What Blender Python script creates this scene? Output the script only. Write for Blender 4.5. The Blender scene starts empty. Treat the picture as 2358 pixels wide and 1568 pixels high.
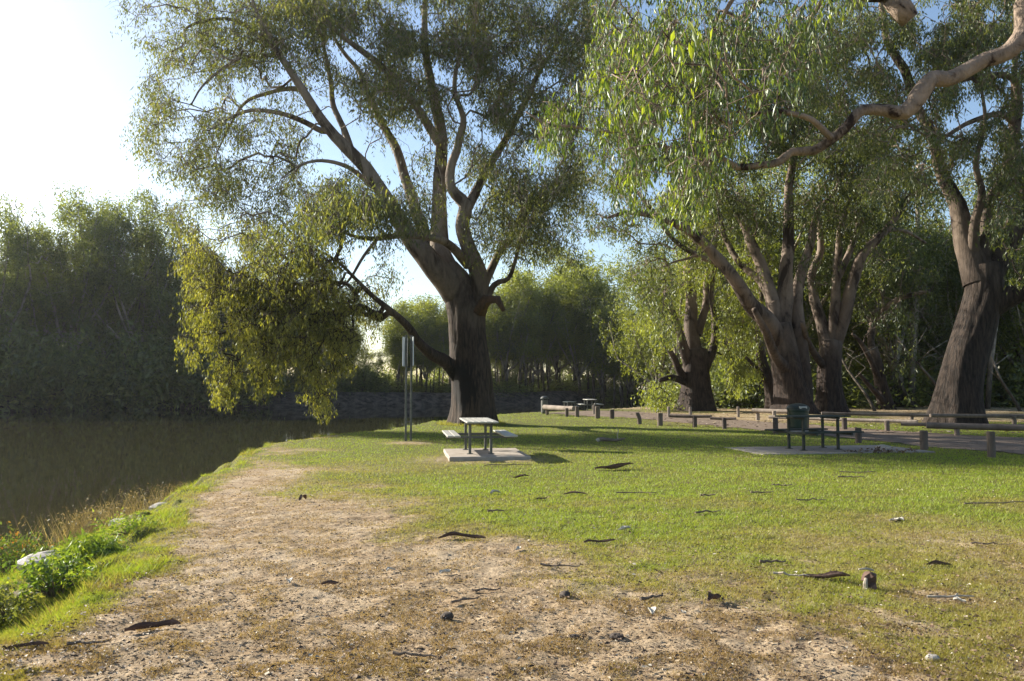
import bpy, math, random
import numpy as np
from mathutils import Vector
random.seed(7)
R = np.random.default_rng(11)
scene = bpy.context.scene
C = scene.collection
PI = math.pi

# ------------------------------------------------------------------ camera maths
F, CX, CY, HC = 1850.0, 1179.0, 784.0, 1.6
TH = math.atan(101/1850.0)
def _ray(px, py):
    u, v = px-CX, CY-py
    return u, F*math.cos(TH)-v*math.sin(TH), F*math.sin(TH)+v*math.cos(TH)
def W(px, py, D):
    u, y, z = _ray(px, py); t = D/y
    return (u*t, D, HC+z*t)
def G(px, py, z=0.0):
    u, y, zz = _ray(px, py); t = (z-HC)/zz
    return (u*t, y*t)
cam = bpy.data.cameras.new("camera"); co = bpy.data.objects.new("camera", cam); C.objects.link(co)
co.location = (0, 0, HC); co.rotation_euler = (PI/2+TH, 0, 0)
cam.sensor_width = 36; cam.lens = 36*F/2358; cam.clip_start = .05; cam.clip_end = 3000
scene.camera = co

# ------------------------------------------------------------------ numpy noise
_tab = R.random((256, 256))
def vnoise(x, y):
    xi = np.floor(x).astype(np.int64); yi = np.floor(y).astype(np.int64)
    fx = x-xi; fy = y-yi
    fx = fx*fx*(3-2*fx); fy = fy*fy*(3-2*fy)
    a = _tab[xi & 255, yi & 255]; b = _tab[(xi+1) & 255, yi & 255]
    c = _tab[xi & 255, (yi+1) & 255]; d = _tab[(xi+1) & 255, (yi+1) & 255]
    return (a*(1-fx)+b*fx)*(1-fy)+(c*(1-fx)+d*fx)*fy
def fbm(x, y, o=4):
    s = 0; a = .5; t = 0
    for k in range(o):
        s = s+a*vnoise(x*2**k+17.3*k, y*2**k+9.1*k); t += a; a *= .5
    return s/t
def sstep(a, b, x):
    t = np.clip((x-a)/(b-a), 0, 1); return t*t*(3-2*t)

# ------------------------------------------------------------------ mesh helpers
def tag(o, label=None, cat=None, group=None, kind=None):
    if label: o['label'] = label
    if cat: o['category'] = cat
    if group: o['group'] = group
    if kind: o['kind'] = kind
    return o
def empty(name, loc, label, cat, group=None, rz=0):
    o = bpy.data.objects.new(name, None); C.objects.link(o); o.location = loc; o.rotation_euler = (0, 0, rz)
    return tag(o, label, cat, group)
def mesh_np(name, V, faces, mat, parent=None, attr=None, smooth=False, tris=False):
    """faces: (n,4) int array or (n,3)"""
    V = np.asarray(V, np.float32); faces = np.asarray(faces, np.int32); k = faces.shape[1]
    me = bpy.data.meshes.new(name)
    me.vertices.add(len(V)); me.vertices.foreach_set('co', V.ravel())
    me.loops.add(faces.size); me.loops.foreach_set('vertex_index', faces.ravel())
    me.polygons.add(len(faces)); me.polygons.foreach_set('loop_start', np.arange(0, faces.size, k, dtype=np.int32))
    me.polygons.foreach_set('loop_total', np.full(len(faces), k, np.int32))
    me.polygons.foreach_set('use_smooth', np.full(len(faces), smooth, bool))
    me.update(calc_edges=True)
    if attr:
        for an, av in attr.items():
            av = np.asarray(av, np.float32)
            if av.ndim == 1:
                a = me.attributes.new(an, 'FLOAT', 'POINT'); a.data.foreach_set('value', av)
            else:
                a = me.attributes.new(an, 'FLOAT_COLOR', 'POINT')
                a.data.foreach_set('color', np.hstack([av, np.ones((len(av), 1), np.float32)]).ravel())
    if isinstance(mat, (list, tuple)):
        for m in mat: me.materials.append(m)
    else: me.materials.append(mat)
    o = bpy.data.objects.new(name, me); C.objects.link(o); o.parent = parent
    return o
class MB:
    def __init__(s): s.v = []; s.f = []
    def add(s, vs, fs):
        n = len(s.v); s.v += [tuple(v) for v in vs]; s.f += [tuple(i+n for i in f) for f in fs]; return s
    def box(s, x0, x1, y0, y1, z0, z1, ch=.0):
        if ch <= 0:
            v = [(x, y, z) for z in (z0, z1) for y in (y0, y1) for x in (x0, x1)]
            return s.add(v, [(0, 2, 3, 1), (4, 5, 7, 6), (0, 1, 5, 4), (1, 3, 7, 5), (3, 2, 6, 7), (2, 0, 4, 6)])
        c = min(ch, (x1-x0)*.45, (y1-y0)*.45, (z1-z0)*.45)
        rings = []
        for z, k in ((z0, c), (z0+c, 0), (z1-c, 0), (z1, c)):
            a0, a1, b0, b1 = x0+k, x1-k, y0+k, y1-k
            rings.append([(a0+c, b0, z), (a1-c, b0, z), (a1, b0+c, z), (a1, b1-c, z), (a1-c, b1, z), (a0+c, b1, z), (a0, b1-c, z), (a0, b0+c, z)])
        v = [p for r in rings for p in r]; f = [tuple(range(7, -1, -1)), tuple(range(24, 32))]
        for i in range(3):
            for j in range(8): f.append((i*8+j, i*8+(j+1) % 8, (i+1)*8+(j+1) % 8, (i+1)*8+j))
        return s.add(v, f)
    def tube(s, pts, rad, n=8, seed=0, rough=0.):
        pts = [Vector(p) for p in pts]; rr = random.Random(seed); m = len(pts)
        u = None; vs = []
        for i, p in enumerate(pts):
            t = (pts[min(i+1, m-1)]-pts[max(i-1, 0)]).normalized()
            if u is None:
                u = t.orthogonal().normalized()
            u = (u-t*u.dot(t)).normalized(); w = t.cross(u)
            r = rad[i] if hasattr(rad, '__len__') else rad
            for j in range(n):
                a = 2*PI*j/n; q = r*(1+rough*(rr.random()-.5))
                vs.append(p+u*math.cos(a)*q+w*math.sin(a)*q)
        fs = [(i*n+j, i*n+(j+1) % n, (i+1)*n+(j+1) % n, (i+1)*n+j) for i in range(m-1) for j in range(n)]
        fs += [tuple(range(n-1, -1, -1)), tuple((m-1)*n+j for j in range(n))]
        return s.add(vs, fs)
    def build(s, name, mat, parent=None, smooth=False, loc=None):
        me = bpy.data.meshes.new(name); me.from_pydata(s.v, [], s.f); me.materials.append(mat)
        if smooth: me.polygons.foreach_set('use_smooth', [True]*len(me.polygons))
        me.update(); o = bpy.data.objects.new(name, me); C.objects.link(o); o.parent = parent
        if loc: o.location = loc
        return o

# ------------------------------------------------------------------ materials
class NT:
    def __init__(s, name):
        s.m = bpy.data.materials.new(name); s.m.use_nodes = True; s.t = s.m.node_tree; s.t.nodes.clear()
        s.out = s.n('ShaderNodeOutputMaterial')
    def n(s, t, **k):
        o = s.t.nodes.new(t)
        for a, b in k.items():
            if hasattr(o, a): setattr(o, a, b)
        return o
    def l(s, a, b): s.t.links.new(a, b)
    def set(s, sock, v):
        if hasattr(v, 'links') or hasattr(v, 'is_output'): s.l(v, sock)
        else: sock.default_value = v
    def noise(s, scale, vec=None, detail=4, rough=.55, dist=0):
        o = s.n('ShaderNodeTexNoise'); o.inputs['Scale'].default_value = scale; o.inputs['Detail'].default_value = detail
        o.inputs['Roughness'].default_value = rough; o.inputs['Distortion'].default_value = dist
        if vec is not None: s.l(vec, o.inputs['Vector'])
        return o.outputs['Fac']
    def coord(s, which='Object', scale=(1, 1, 1)):
        t = s.n('ShaderNodeTexCoord'); m = s.n('ShaderNodeMapping'); m.inputs['Scale'].default_value = scale
        s.l(t.outputs[which], m.inputs['Vector']); return m.outputs['Vector']
    def ramp(s, fac, stops):
        r = s.n('ShaderNodeValToRGB'); e = r.color_ramp.elements
        while len(e) < len(stops): e.new(.5)
        for i, (p, c) in enumerate(stops):
            e[i].position = p; e[i].color = (c[0], c[1], c[2], 1) if hasattr(c, '__len__') else (c, c, c, 1)
        s.l(fac, r.inputs['Fac']); return r.outputs['Color']
    def mix(s, f, a, b, mode='MIX'):
        o = s.n('ShaderNodeMix'); o.data_type = 'RGBA'; o.blend_type = mode
        s.set(o.inputs[0], f)
        for k, v in ((6, a), (7, b)):
            if isinstance(v, tuple): v = (*v[:3], 1)
            s.set(o.inputs[k], v)
        return o.outputs[2]
    def math(s, op, a, b=0.):
        o = s.n('ShaderNodeMath'); o.operation = op; s.set(o.inputs[0], a); s.set(o.inputs[1], b); return o.outputs[0]
    def attr(s, name, out='Fac'):
        o = s.n('ShaderNodeAttribute'); o.attribute_name = name; return o.outputs[out]
    def bump(s, h, strength, dist=.02):
        o = s.n('ShaderNodeBump'); o.inputs['Strength'].default_value = strength; o.inputs['Distance'].default_value = dist
        s.l(h, o.inputs['Height']); return o.outputs['Normal']
    def bsdf(s, col, rough=.8, metal=0., normal=None, spec=.3):
        b = s.n('ShaderNodeBsdfPrincipled')
        if isinstance(col, tuple): b.inputs['Base Color'].default_value = (*col[:3], 1)
        else: s.l(col, b.inputs['Base Color'])
        s.set(b.inputs['Roughness'], rough); b.inputs['Metallic'].default_value = metal
        b.inputs['Specular IOR Level'].default_value = spec
        if normal is not None: s.l(normal, b.inputs['Normal'])
        return b.outputs[0]
    def fin(s, sh): s.l(sh, s.out.inputs['Surface']); return s.m

def simple(name, c1, c2, scale=8, rough=.8, bump=.3, stretch=(1, 1, 1), metal=0, dist=.01, spec=.3):
    t = NT(name); v = t.coord('Object', stretch); n = t.noise(scale, v, 5, .6)
    col = t.ramp(n, [(.3, c1), (.7, c2)])
    return t.fin(t.bsdf(col, rough, metal, t.bump(t.noise(scale*3, v, 4), bump, dist), spec))

def leaf_mat(name, dark, mid, light, trans=.42, tcol=(1.75, 1.7, .75), gloss=.05, grough=.45):
    t = NT(name); f = t.attr('tint')
    col = t.ramp(f, [(0, dark), (.55, mid), (1, light)])
    d = t.n('ShaderNodeBsdfDiffuse'); t.l(col, d.inputs['Color'])
    tr = t.n('ShaderNodeBsdfTranslucent')
    tc = t.mix(1.0, col, tcol or (1.5, 1.45, .7), 'MULTIPLY'); t.l(tc, tr.inputs['Color'])
    m = t.n('ShaderNodeMixShader'); m.inputs[0].default_value = trans; t.l(d.outputs[0], m.inputs[1]); t.l(tr.outputs[0], m.inputs[2])
    g = t.n('ShaderNodeBsdfGlossy'); g.inputs['Roughness'].default_value = grough; g.inputs['Color'].default_value = (.8, .85, .8, 1)
    m2 = t.n('ShaderNodeMixShader'); m2.inputs[0].default_value = gloss; t.l(m.outputs[0], m2.inputs[1]); t.l(g.outputs[0], m2.inputs[2])
    return t.fin(m2.outputs[0])

def bark_mat(name, low, lowd, hi, hid, z0, z1, scar=None, bs=1.1, bst=.45, fb=.15):
    """rough dark bark low on the trunk, smooth blotched bark above z0..z1 (metres above the base)"""
    t = NT(name); tc = t.n('ShaderNodeTexCoord')
    def mp(sc):
        m = t.n('ShaderNodeMapping'); m.inputs['Scale'].default_value = sc; t.l(tc.outputs['Object'], m.inputs['Vector']); return m.outputs['Vector']
    fib = t.noise(5, mp((2.2, 2.2, .35)), 7, .65, .4)
    blot = t.noise(bs, mp((1, 1, bst)), 6, .62, .8)
    fine = t.noise(18, mp((1, 1, .4)), 5, .6)
    lo = t.ramp(fib, [(.36, lowd), (.62, low)])
    hh = t.ramp(blot, [(.40, hid), (.47, hi), (.60, tuple(min(1, c*1.45) for c in hi))])
    hh = t.mix(t.math('MULTIPLY', fine, .5), hh, hid)
    sp = t.n('ShaderNodeSeparateXYZ'); t.l(tc.outputs['Object'], sp.inputs[0])
    z = t.math('ADD', sp.outputs[2], t.math('MULTIPLY', t.math('SUBTRACT', blot, .5), 5.))
    mr = t.n('ShaderNodeMapRange'); mr.inputs[1].default_value = z0; mr.inputs[2].default_value = z1; t.l(z, mr.inputs[0])
    col = t.mix(mr.outputs[0], lo, hh)
    if scar:
        vd = t.n('ShaderNodeVectorMath'); vd.operation = 'DISTANCE'; t.l(mp((1, 1, .7)), vd.inputs[0]); vd.inputs[1].default_value = (scar[0], scar[1], scar[2]*.7)
        dd = t.math('ADD', vd.outputs['Value'], t.math('MULTIPLY', t.math('SUBTRACT', fib, .5), 1.1))
        m2 = t.n('ShaderNodeMapRange'); m2.inputs[1].default_value = scar[3]*.75; m2.inputs[2].default_value = scar[3]*1.1; t.l(dd, m2.inputs[0])
        col = t.mix(m2.outputs[0], (.012, .011, .011), col)
    hgt = t.mix(mr.outputs[0], fib, fine)
    st = t.n('ShaderNodeBump'); st.inputs['Distance'].default_value = .09; t.l(hgt, st.inputs['Height'])
    ms = t.n('ShaderNodeMapRange'); ms.inputs[3].default_value = .9; ms.inputs[4].default_value = fb; t.l(mr.outputs[0], ms.inputs[0]); t.l(ms.outputs[0], st.inputs['Strength'])
    return t.fin(t.bsdf(col, .85, 0, st.outputs[0], .2))

M = {}
M['bark_main'] = bark_mat('bark_main', (.068, .048, .036), (.014, .012, .010), (.26, .21, .165), (.08, .06, .047), 4., 9, scar=(-.45, -.85, 1.7, .78))
M['bark_right_shaded'] = bark_mat('bark_right_shaded', (.05, .036, .028), (.012, .010, .009), (.19, .145, .11), (.05, .037, .03), 5., 10)  # lower bark tone darkened to stand in for crown shade on this trunk
M['bark_near'] = bark_mat('bark_near', (.12, .085, .07), (.03, .023, .02), (.27, .205, .155), (.035, .022, .017), 1, 4, None, 1.9, .8, .7)
M['bark_mid'] = bark_mat('bark_mid', (.055, .038, .03), (.014, .011, .010), (.22, .17, .135), (.045, .032, .026), 2.5, 8)
M['bark_far'] = bark_mat('bark_far', (.10, .08, .06), (.025, .02, .017), (.30, .26, .21), (.08, .065, .05), 1.0, 5)
M['wood_raw'] = simple('wood_raw', (.12, .07, .045), (.05, .035, .025), 10, .8, .5, (1, 1, .3))
M['leaf_main'] = leaf_mat('leaf_main', (.035, .05, .018), (.10, .115, .034), (.20, .195, .055), .50)
M['leaf_droop'] = leaf_mat('leaf_droop', (.06, .07, .014), (.16, .165, .028), (.28, .26, .045), .52)
M['leaf_near'] = leaf_mat('leaf_near', (.016, .028, .008), (.055, .085, .014), (.27, .31, .035), .52, (1.75, 1.75, .45), .06)
M['leaf_mid'] = leaf_mat('leaf_mid', (.024, .036, .012), (.07, .09, .022), (.18, .19, .04), .48)
M['leaf_far'] = leaf_mat('leaf_far', (.04, .055, .022), (.12, .145, .042), (.22, .24, .065), .52)
M['leaf_pale'] = leaf_mat('leaf_pale', (.07, .09, .018), (.16, .185, .034), (.27, .285, .055), .52)
M['leaf_grass'] = leaf_mat('leaf_grass', (.26, .175, .09), (.29, .265, .055), (.235, .31, .03), .42, (1.4, 1.4, .8), .03, .5)
M['leaf_weed'] = leaf_mat('leaf_weed', (.05, .09, .015), (.12, .18, .025), (.25, .29, .045), .45)
M['leaf_red'] = leaf_mat('leaf_red', (.05, .10, .02), (.1, .14, .03), (.40, .13, .04), .4)
M['leaf_dry'] = leaf_mat('leaf_dry', (.12, .09, .05), (.2, .15, .09), (.3, .25, .15), .3)

# ------------------------------------------------------------------ terrain
NEAR = [(-2.8, -60), (-3.0, 0), (-3.3, 5.2), (-3.42, 7.2), (-3.8, 8.6), (-4.6, 10.8), (-5.0, 12.8), (-5.35, 14.5), (-5.5, 16.2), (-6.1, 18.5), (-6.6, 22.0), (-5.8, 25.5), (-4.3, 29), (-3.2, 35.5), (-1.2, 42), (1.4, 47), (7, 54), (12, 62), (19, 90), (28, 130), (45, 200), (90, 600)]
FAR = [(60, 600), (30, 200), (18, 140), (9, 116), (3, 105), (-6, 102), (-17, 100), (-27, 95), (-47, 81), (-62, 66), (-78, 44), (-84, 0), (-86, -60)]
def polydist(x, y, pl):
    best = np.full(x.shape, 1e9)
    for (ax, ay), (bx, by) in zip(pl[:-1], pl[1:]):
        dx, dy = bx-ax, by-ay; t = np.clip(((x-ax)*dx+(y-ay)*dy)/(dx*dx+dy*dy), 0, 1)
        best = np.minimum(best, np.hypot(x-ax-t*dx, y-ay-t*dy))
    return best
def inside(x, y, poly):
    r = np.zeros(x.shape, bool); n = len(poly)
    for i in range(n):
        (x1, y1), (x2, y2) = poly[i], poly[(i+1) % n]
        if y1 == y2: continue
        c = ((y1 > y) != (y2 > y)) & (x < (x2-x1)*(y-y1)/(y2-y1)+x1); r ^= c
    return r
RIV = NEAR+FAR
def river_sd(x, y):
    dn = polydist(x, y, NEAR); df = polydist(x, y, FAR); ins = inside(x, y, RIV)
    sg = np.where(ins, 1., -1.); return dn*sg, df*sg, dn < df
def terrain(x, y, micro=True):
    x = np.asarray(x, float); y = np.asarray(y, float)
    dn, df, isn = river_sd(x, y)
    wob = (fbm(x*.9+3, y*.9, 3)-.5)*1.1*sstep(3, 8, np.abs(y)+3)
    wn = np.interp(y, [9, 12, 16], [2.9, 2.2, 1.3])
    sdn = dn+wob*.55+(fbm(x*2.6, y*2.6, 2)-.5)*.5
    zn = np.where(sdn < 0, 0, -1.05*np.clip(sdn/wn, 0, 2.4)**.8)
    zn = zn-.10*sstep(-.7, .25, sdn)*(sdn < .25)*0
    fl = .45+.5*fbm(x*.03, y*.03, 2)
    sdf = df+(fbm(x*.25, y*.25, 3)-.5)*3
    zf = fl-np.clip(sdf/3.4, 0, 2.5)*(1.1+fl)
    z = np.where(isn, zn, zf)
    land = np.where(isn, sstep(0.6, -1.5, sdn), .5)
    und = (fbm(x*.22, y*.22, 3)-.5)*.16*sstep(5, 14, np.hypot(x, y))
    z = z+und*land
    if micro:
        k = sstep(26, 8, np.hypot(x, y))
        z = z+((fbm(x*3.2, y*3.2, 3)-.5)*.045+(fbm(x*11, y*11, 2)-.5)*.016+(fbm(x*24+5, y*24, 2)-.5)*.015*sstep(13, 7, np.hypot(x, y)))*k
    return z
def tz(x, y): return float(terrain(np.array([x]), np.array([y]), False)[0])

gy_pts = [(1.3, 22), (4.3, 21), (5.5, 21)]
def green_mask(x, y):
    f = np.interp(y, [3, 4.3, 5.5, 7.3, 9.7, 12.6, 17, 22, 30], [1.6, 1.4, .9, .2, -1.5, -3.0, -4.4, -6.2, -7])
    n = fbm(x*.55+5, y*.4+2, 4)-.5; n2 = fbm(x*2.3, y*2.3, 3)-.5
    g = sstep(-1.1, 1.3, x-f+n*3.4+n2*1.0)
    near = np.interp(y, [3, 4.6, 5.8, 7.2, 9, 12], [.30, .40, .60, .80, .92, 1.])*(1-.65*sstep(.42, .68, fbm(x*1.6+9, y*1.6, 3))*sstep(10, 5, y))*(1-.35*sstep(.5, .75, fbm(x*.7+30, y*.9, 3))*sstep(17, 9, y))
    g = g*near
    g = g*(1-.55*np.exp(-(((x-4.7)/1.5)**2+((y-8.6)/1.1)**2)))*(1-.45*np.exp(-(((x-1.1)/.8)**2+((y-7.9)/.5)**2)))
    for (cx, cy, rx, ry, a) in ((-.6, 17.6, 1.9, 1.3, .75), (-2.75, 21.4, .8, .6, .8), (7.6, 19.3, 2.2, .8, .7), (-3.2, 15.5, 2.0, 1.4, .45)):
        g = g*(1-a*np.exp(-(((x-cx)/rx)**2+((y-cy)/ry)**2)))
    # bank grass
    dn, df, isn = river_sd(x, y)
    strip = sstep(-.75, -.05, dn+n2*.5)*sstep(3.2, 2.0, dn)
    g = np.where(isn & (y < 60), np.maximum(g, strip*(.75+.5*n2)), g)
    # leaf-litter ground in the woods on the right
    wood = sstep(27, 34, y-.15*x)*sstep(4, 9, x)
    g = g*(1-.75*wood*sstep(.35, .6, fbm(x*.12, y*.3, 3)+.15*wood))
    g = np.where(isn, g, .65+.4*n)
    return np.clip(g, 0, 1)

# ---- ground sheet
def axis(lo, hi, c0, c1, fine, grow):
    a = list(np.arange(c0, c1, fine)); s = fine; p = c1
    while p < hi: a.append(p); s *= grow; p += s
    a.append(hi); s = fine; p = c0-fine; b = []
    while p > lo: b.append(p); s *= grow; p -= s
    b.append(lo); return np.array(b[::-1]+a)
ax = axis(-900, 900, -5, 5, .024, 1.045); ay = axis(-120, 1200, 3.4, 9.5, .022, 1.018)
GX, GY = np.meshgrid(ax, ay)
gx, gy = GX.ravel(), GY.ravel(); gz = terrain(gx, gy); gm = green_mask(gx, gy)
nx, ny = len(ax), len(ay)
I = np.arange(nx*ny).reshape(ny, nx)
Fq = np.stack([I[:-1, :-1].ravel(), I[:-1, 1:].ravel(), I[1:, 1:].ravel(), I[1:, :-1].ravel()], 1)
dn_, df_, isn_ = river_sd(gx, gy)
wet_shade = np.where(isn_, sstep(.2, .75, -gz), sstep(-14, -1, df_))  # near bank: damp soil by depth; far bank: tree shade put into the colour
t = NT('ground')
v = t.coord('Object'); g = t.attr('green'); wt = t.attr('wet_shade')
big = t.noise(.9, v, 4, .6); fine = t.noise(26, v, 6, .7); mid = t.noise(6, v, 5, .65)
soil = t.ramp(fine, [(.30, (.13, .09, .052)), (.45, (.32, .235, .145)), (.64, (.52, .405, .265))])
soil = t.mix(t.ramp(mid, [(.38, 0.), (.60, .68)]), soil, (.20, .135, .075))
soil = t.mix(t.ramp(big, [(.48, 0.), (.62, .5)]), soil, (.45, .36, .25))
turf = t.ramp(fine, [(.34, (.055, .055, .018)), (.55, (.12, .135, .03)), (.72, (.19, .18, .06))])
turf = t.mix(t.ramp(mid, [(.4, 0.), (.7, .55)]), turf, (.17, .13, .06))
gf = t.n('ShaderNodeMapRange'); t.l(t.math('ADD', g, t.math('MULTIPLY', t.math('SUBTRACT', mid, .5), .7)), gf.inputs[0])
gf.inputs[1].default_value = .18; gf.inputs[2].default_value = .72
col = t.mix(gf.outputs[0], soil, turf)
col = t.mix(wt, col, t.ramp(t.noise(1.3, v, 6, .7), [(.38, (.018, .016, .013)), (.62, (.12, .10, .08))]))
nrm = t.bump(t.mix(.5, fine, mid), .9, .03)
M['ground'] = t.fin(t.bsdf(col, .95, 0, nrm, .1))
o = mesh_np('ground', np.stack([gx, gy, gz], 1), Fq, M['ground'], attr={'green': gm, 'wet_shade': wet_shade}, smooth=True)
tag(o, kind='structure')

# ---- water
t = NT('water'); v = t.coord('Object', (1, .35, 1))
h = t.noise(1.6, v, 3, .5); h2 = t.noise(.25, v, 2, .5)
M['water'] = t.fin(t.bsdf((.034, .031, .015), .03, 0, t.bump(t.mix(.6, h, h2), .06, .05), .5))
m = MB(); m.v = [(-900, -120, -1.0), (900, -120, -1.0), (900, 1200, -1.0), (-900, 1200, -1.0)]; m.f = [(0, 1, 2, 3)]
tag(m.build('water', M['water']), kind='structure')

# ---- dirt road
t = NT('road'); v = t.coord('Object')
n1 = t.noise(3, v, 5, .65); n2 = t.noise(30, v, 4, .6)
col = t.ramp(n1, [(.35, (.12, .095, .075)), (.65, (.24, .19, .15))]); col = t.mix(t.math('MULTIPLY', n2, .6), col, (.16, .11, .075))
M['road'] = t.fin(t.bsdf(col, .95, 0, t.bump(n2, .6, .02), .1))
RN = [(17, 8), (14, 13), (12.3, 17), (11.2, 19.3), (10.6, 21.5), (10.0, 24), (8.9, 27.5), (7.9, 30.5), (6.9, 34), (5.2, 38), (3.0, 41.5), (1.8, 44.5)]
RF = [(22, 14), (18.5, 19), (15.6, 23), (14.2, 25.2), (13.2, 27), (12.2, 29.5), (11.2, 32.5), (10.4, 35), (9.6, 38.5), (8.6, 43), (7.0, 47), (5.0, 49)]
def resamp(pl, n):
    pl = np.array(pl, float); d = np.r_[0, np.cumsum(np.hypot(*np.diff(pl, axis=0).T))]; s = np.linspace(0, d[-1], n)
    return np.stack([np.interp(s, d, pl[:, 0]), np.interp(s, d, pl[:, 1])], 1)
a = resamp(RN, 160); b = resamp(RF, 160); K = 24
k = np.linspace(0, 1, K)[None, :, None]
a = a+((fbm(a[:, 0]*1.5, a[:, 1]*1.5)-.5)*.9)[:, None]; P = a[:, None]*(1-k)+b[:, None]*k
P = P.reshape(-1, 2); z = terrain(P[:, 0], P[:, 1], False)+.014
I = np.arange(160*K).reshape(160, K)
o = mesh_np('road', np.c_[P, z], np.stack([I[:-1, :-1].ravel(), I[:-1, 1:].ravel(), I[1:, 1:].ravel(), I[1:, :-1].ravel()], 1), M['road'], smooth=True)
tag(o, kind='structure')
ROADPOLY = [tuple(p) for p in RN]+[tuple(p) for p in RF[::-1]]

# ------------------------------------------------------------------ grass blades and litter
def blades(name, x, y, hgt, wid, tint, lean, mat, kind='stuff', z=None):
    n = len(x); z = terrain(x, y) if z is None else z
    a = R.random(n)*2*PI; b = R.random(n)*2*PI
    ux, uy = np.cos(a)*wid, np.sin(a)*wid; lx, ly = np.cos(b)*lean*hgt, np.sin(b)*lean*hgt
    V = np.empty((n, 3, 3), np.float32)
    V[:, 0] = np.stack([x-ux, y-uy, z-.006], 1); V[:, 1] = np.stack([x+ux, y+uy, z-.006], 1)
    V[:, 2] = np.stack([x+lx, y+ly, z+hgt], 1)
    o = mesh_np(name, V.reshape(-1, 3), np.arange(3*n).reshape(n, 3), mat, attr={'tint': np.repeat(tint, 3)})
    return o
def frustum_pts(n, d0, d1, margin=1.15, p=1.0):
    d = 1/(1/d1+(1/d0-1/d1)*R.random(n)) if p == 1 else d0*(d1/d0)**R.random(n)
    x = (R.random(n)*2-1)*d*.637*margin
    return x, d
n = 1050000
x, y = frustum_pts(n, 3.6, 46)
g = green_mask(x, y); dn, df, isn = river_sd(x, y)
clump = fbm(x*5, y*5, 3)
dens = sstep(.05, .6, g)*.95+.70*sstep(.40, .60, clump)*(1-sstep(.2, .6, g))
keep = (R.random(n) < dens) & isn & (dn < 1.0) & ~inside(x, y, ROADPOLY)
for (cx, cy, sx, sy) in ((-.65, 18.35, 1.0, 1.25),): keep &= ~((np.abs(x-cx) < sx) & (np.abs(y-cy) < sy))
x, y, g, clump = x[keep], y[keep], g[keep], clump[keep]; n = len(x); d = np.hypot(x, y)
hgt = (.009+.020*R.random(n)+.018*clump)*(.6+.65*g)
wid = np.maximum(.0022, .00030*d)*(.7+.6*R.random(n))
tint = np.clip(g*.95-.12*(g < .2)+(R.random(n)-.5)*.5+(fbm(x*1.2, y*1.2)-.5)*.7, 0, 1)
o = blades('lawn_grass', x, y, hgt, wid, tint, .9, M['leaf_grass']); tag(o, 'short mown grass with worn brown patches across the river lawn', 'grass', kind='stuff')
# taller bank grass
n = 110000; yy = 3+R.random(n)**1.5*24; sx = np.interp(yy, [q[1] for q in NEAR[:13]], [q[0] for q in NEAR[:13]])
off = R.random(n)*2.9-.35; xx = sx-off*np.interp(yy, [9, 12, 16], [1., .7, .4])
cl = fbm(xx*1.7, yy*1.7, 3); keep = (cl > .43+.16*R.random(n)) & (terrain(xx, yy, False) > -.93); xx, yy, cl = xx[keep], yy[keep], cl[keep]; n = len(xx)
o = blades('bank_grass', xx, yy, (.025+.11*R.random(n)*sstep(.42, .72, cl)), .003+.002*R.random(n), np.clip(.7+.9*(R.random(n)-.5)+1.2*(fbm(xx*2.2+7, yy*2.2)-.5), 0, 1), .9, M['leaf_grass'])
tag(o, 'lush bright green grass growing down the river bank', 'grass', kind='stuff')
# litter: fallen leaves and chips, flat on the ground
def litter(name, n, d0, d1, size, mat, label, cat='leaves', xlim=None, tintf=None):
    x, y = frustum_pts(n, d0, d1, p=2); dn, df, isn = river_sd(x, y)
    k = isn & (dn < -.2)
    if xlim is not None: k &= xlim(x, y)
    x, y = x[k], y[k]; n = len(x); z = terrain(x, y)+.012+.02*R.random(n)
    a = R.random(n)*2*PI; l = size*(.5+R.random(n)); w = l*(.16+.2*R.random(n)); ti = (R.random((n, 2))-.5)*.7
    dx, dy = np.cos(a), np.sin(a)
    V = np.empty((n, 4, 3), np.float32)
    V[:, 0] = np.stack([x-dx*l/2, y-dy*l/2, z], 1); V[:, 2] = np.stack([x+dx*l/2, y+dy*l/2, z+ti[:, 0]*l*.6], 1)
    V[:, 1] = np.stack([x-dy*w, y+dx*w, z+.003+ti[:, 1]*w], 1); V[:, 3] = np.stack([x+dy*w, y-dx*w, z+.006-ti[:, 1]*w], 1)
    V[..., 2] = np.maximum(V[..., 2], (z-.008)[:, None])
    tint = R.random(n)
    o = mesh_np(name, V.reshape(-1, 3), np.arange(4*n).reshape(n, 4), mat, attr={'tint': np.repeat(tint, 4)})
    return tag(o, label, cat, kind='stuff')
t = NT('litter_mix'); f = t.attr('tint')
col = t.ramp(f, [(0, (.035, .022, .016)), (.3, (.08, .05, .03)), (.6, (.16, .10, .06)), (.9, (.26, .19, .11)), (1, (.5, .45, .36))])
M['litter'] = t.fin(t.bsdf(col, .7, 0, None, .3))
litter('leaf_litter', 26000, 3.8, 30, .030, M['litter'], 'small fallen gum leaves and bark chips scattered over the lawn')
litter('fine_litter', 48000, 3.7, 16, .016, M['litter'], 'fine brown bark crumbs and leaf bits over the worn ground', xlim=lambda x, y: R.random(len(x)) > green_mask(x, y)*.85)
litter('woodland_litter', 9000, 26, 60, .13, M['litter'], 'brown leaf litter under the trees beyond the road', xlim=lambda x, y: (x > 6) & ~inside(x, y, [(6, 20), (12, 20), (12, 30), (6, 30)]))

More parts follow.
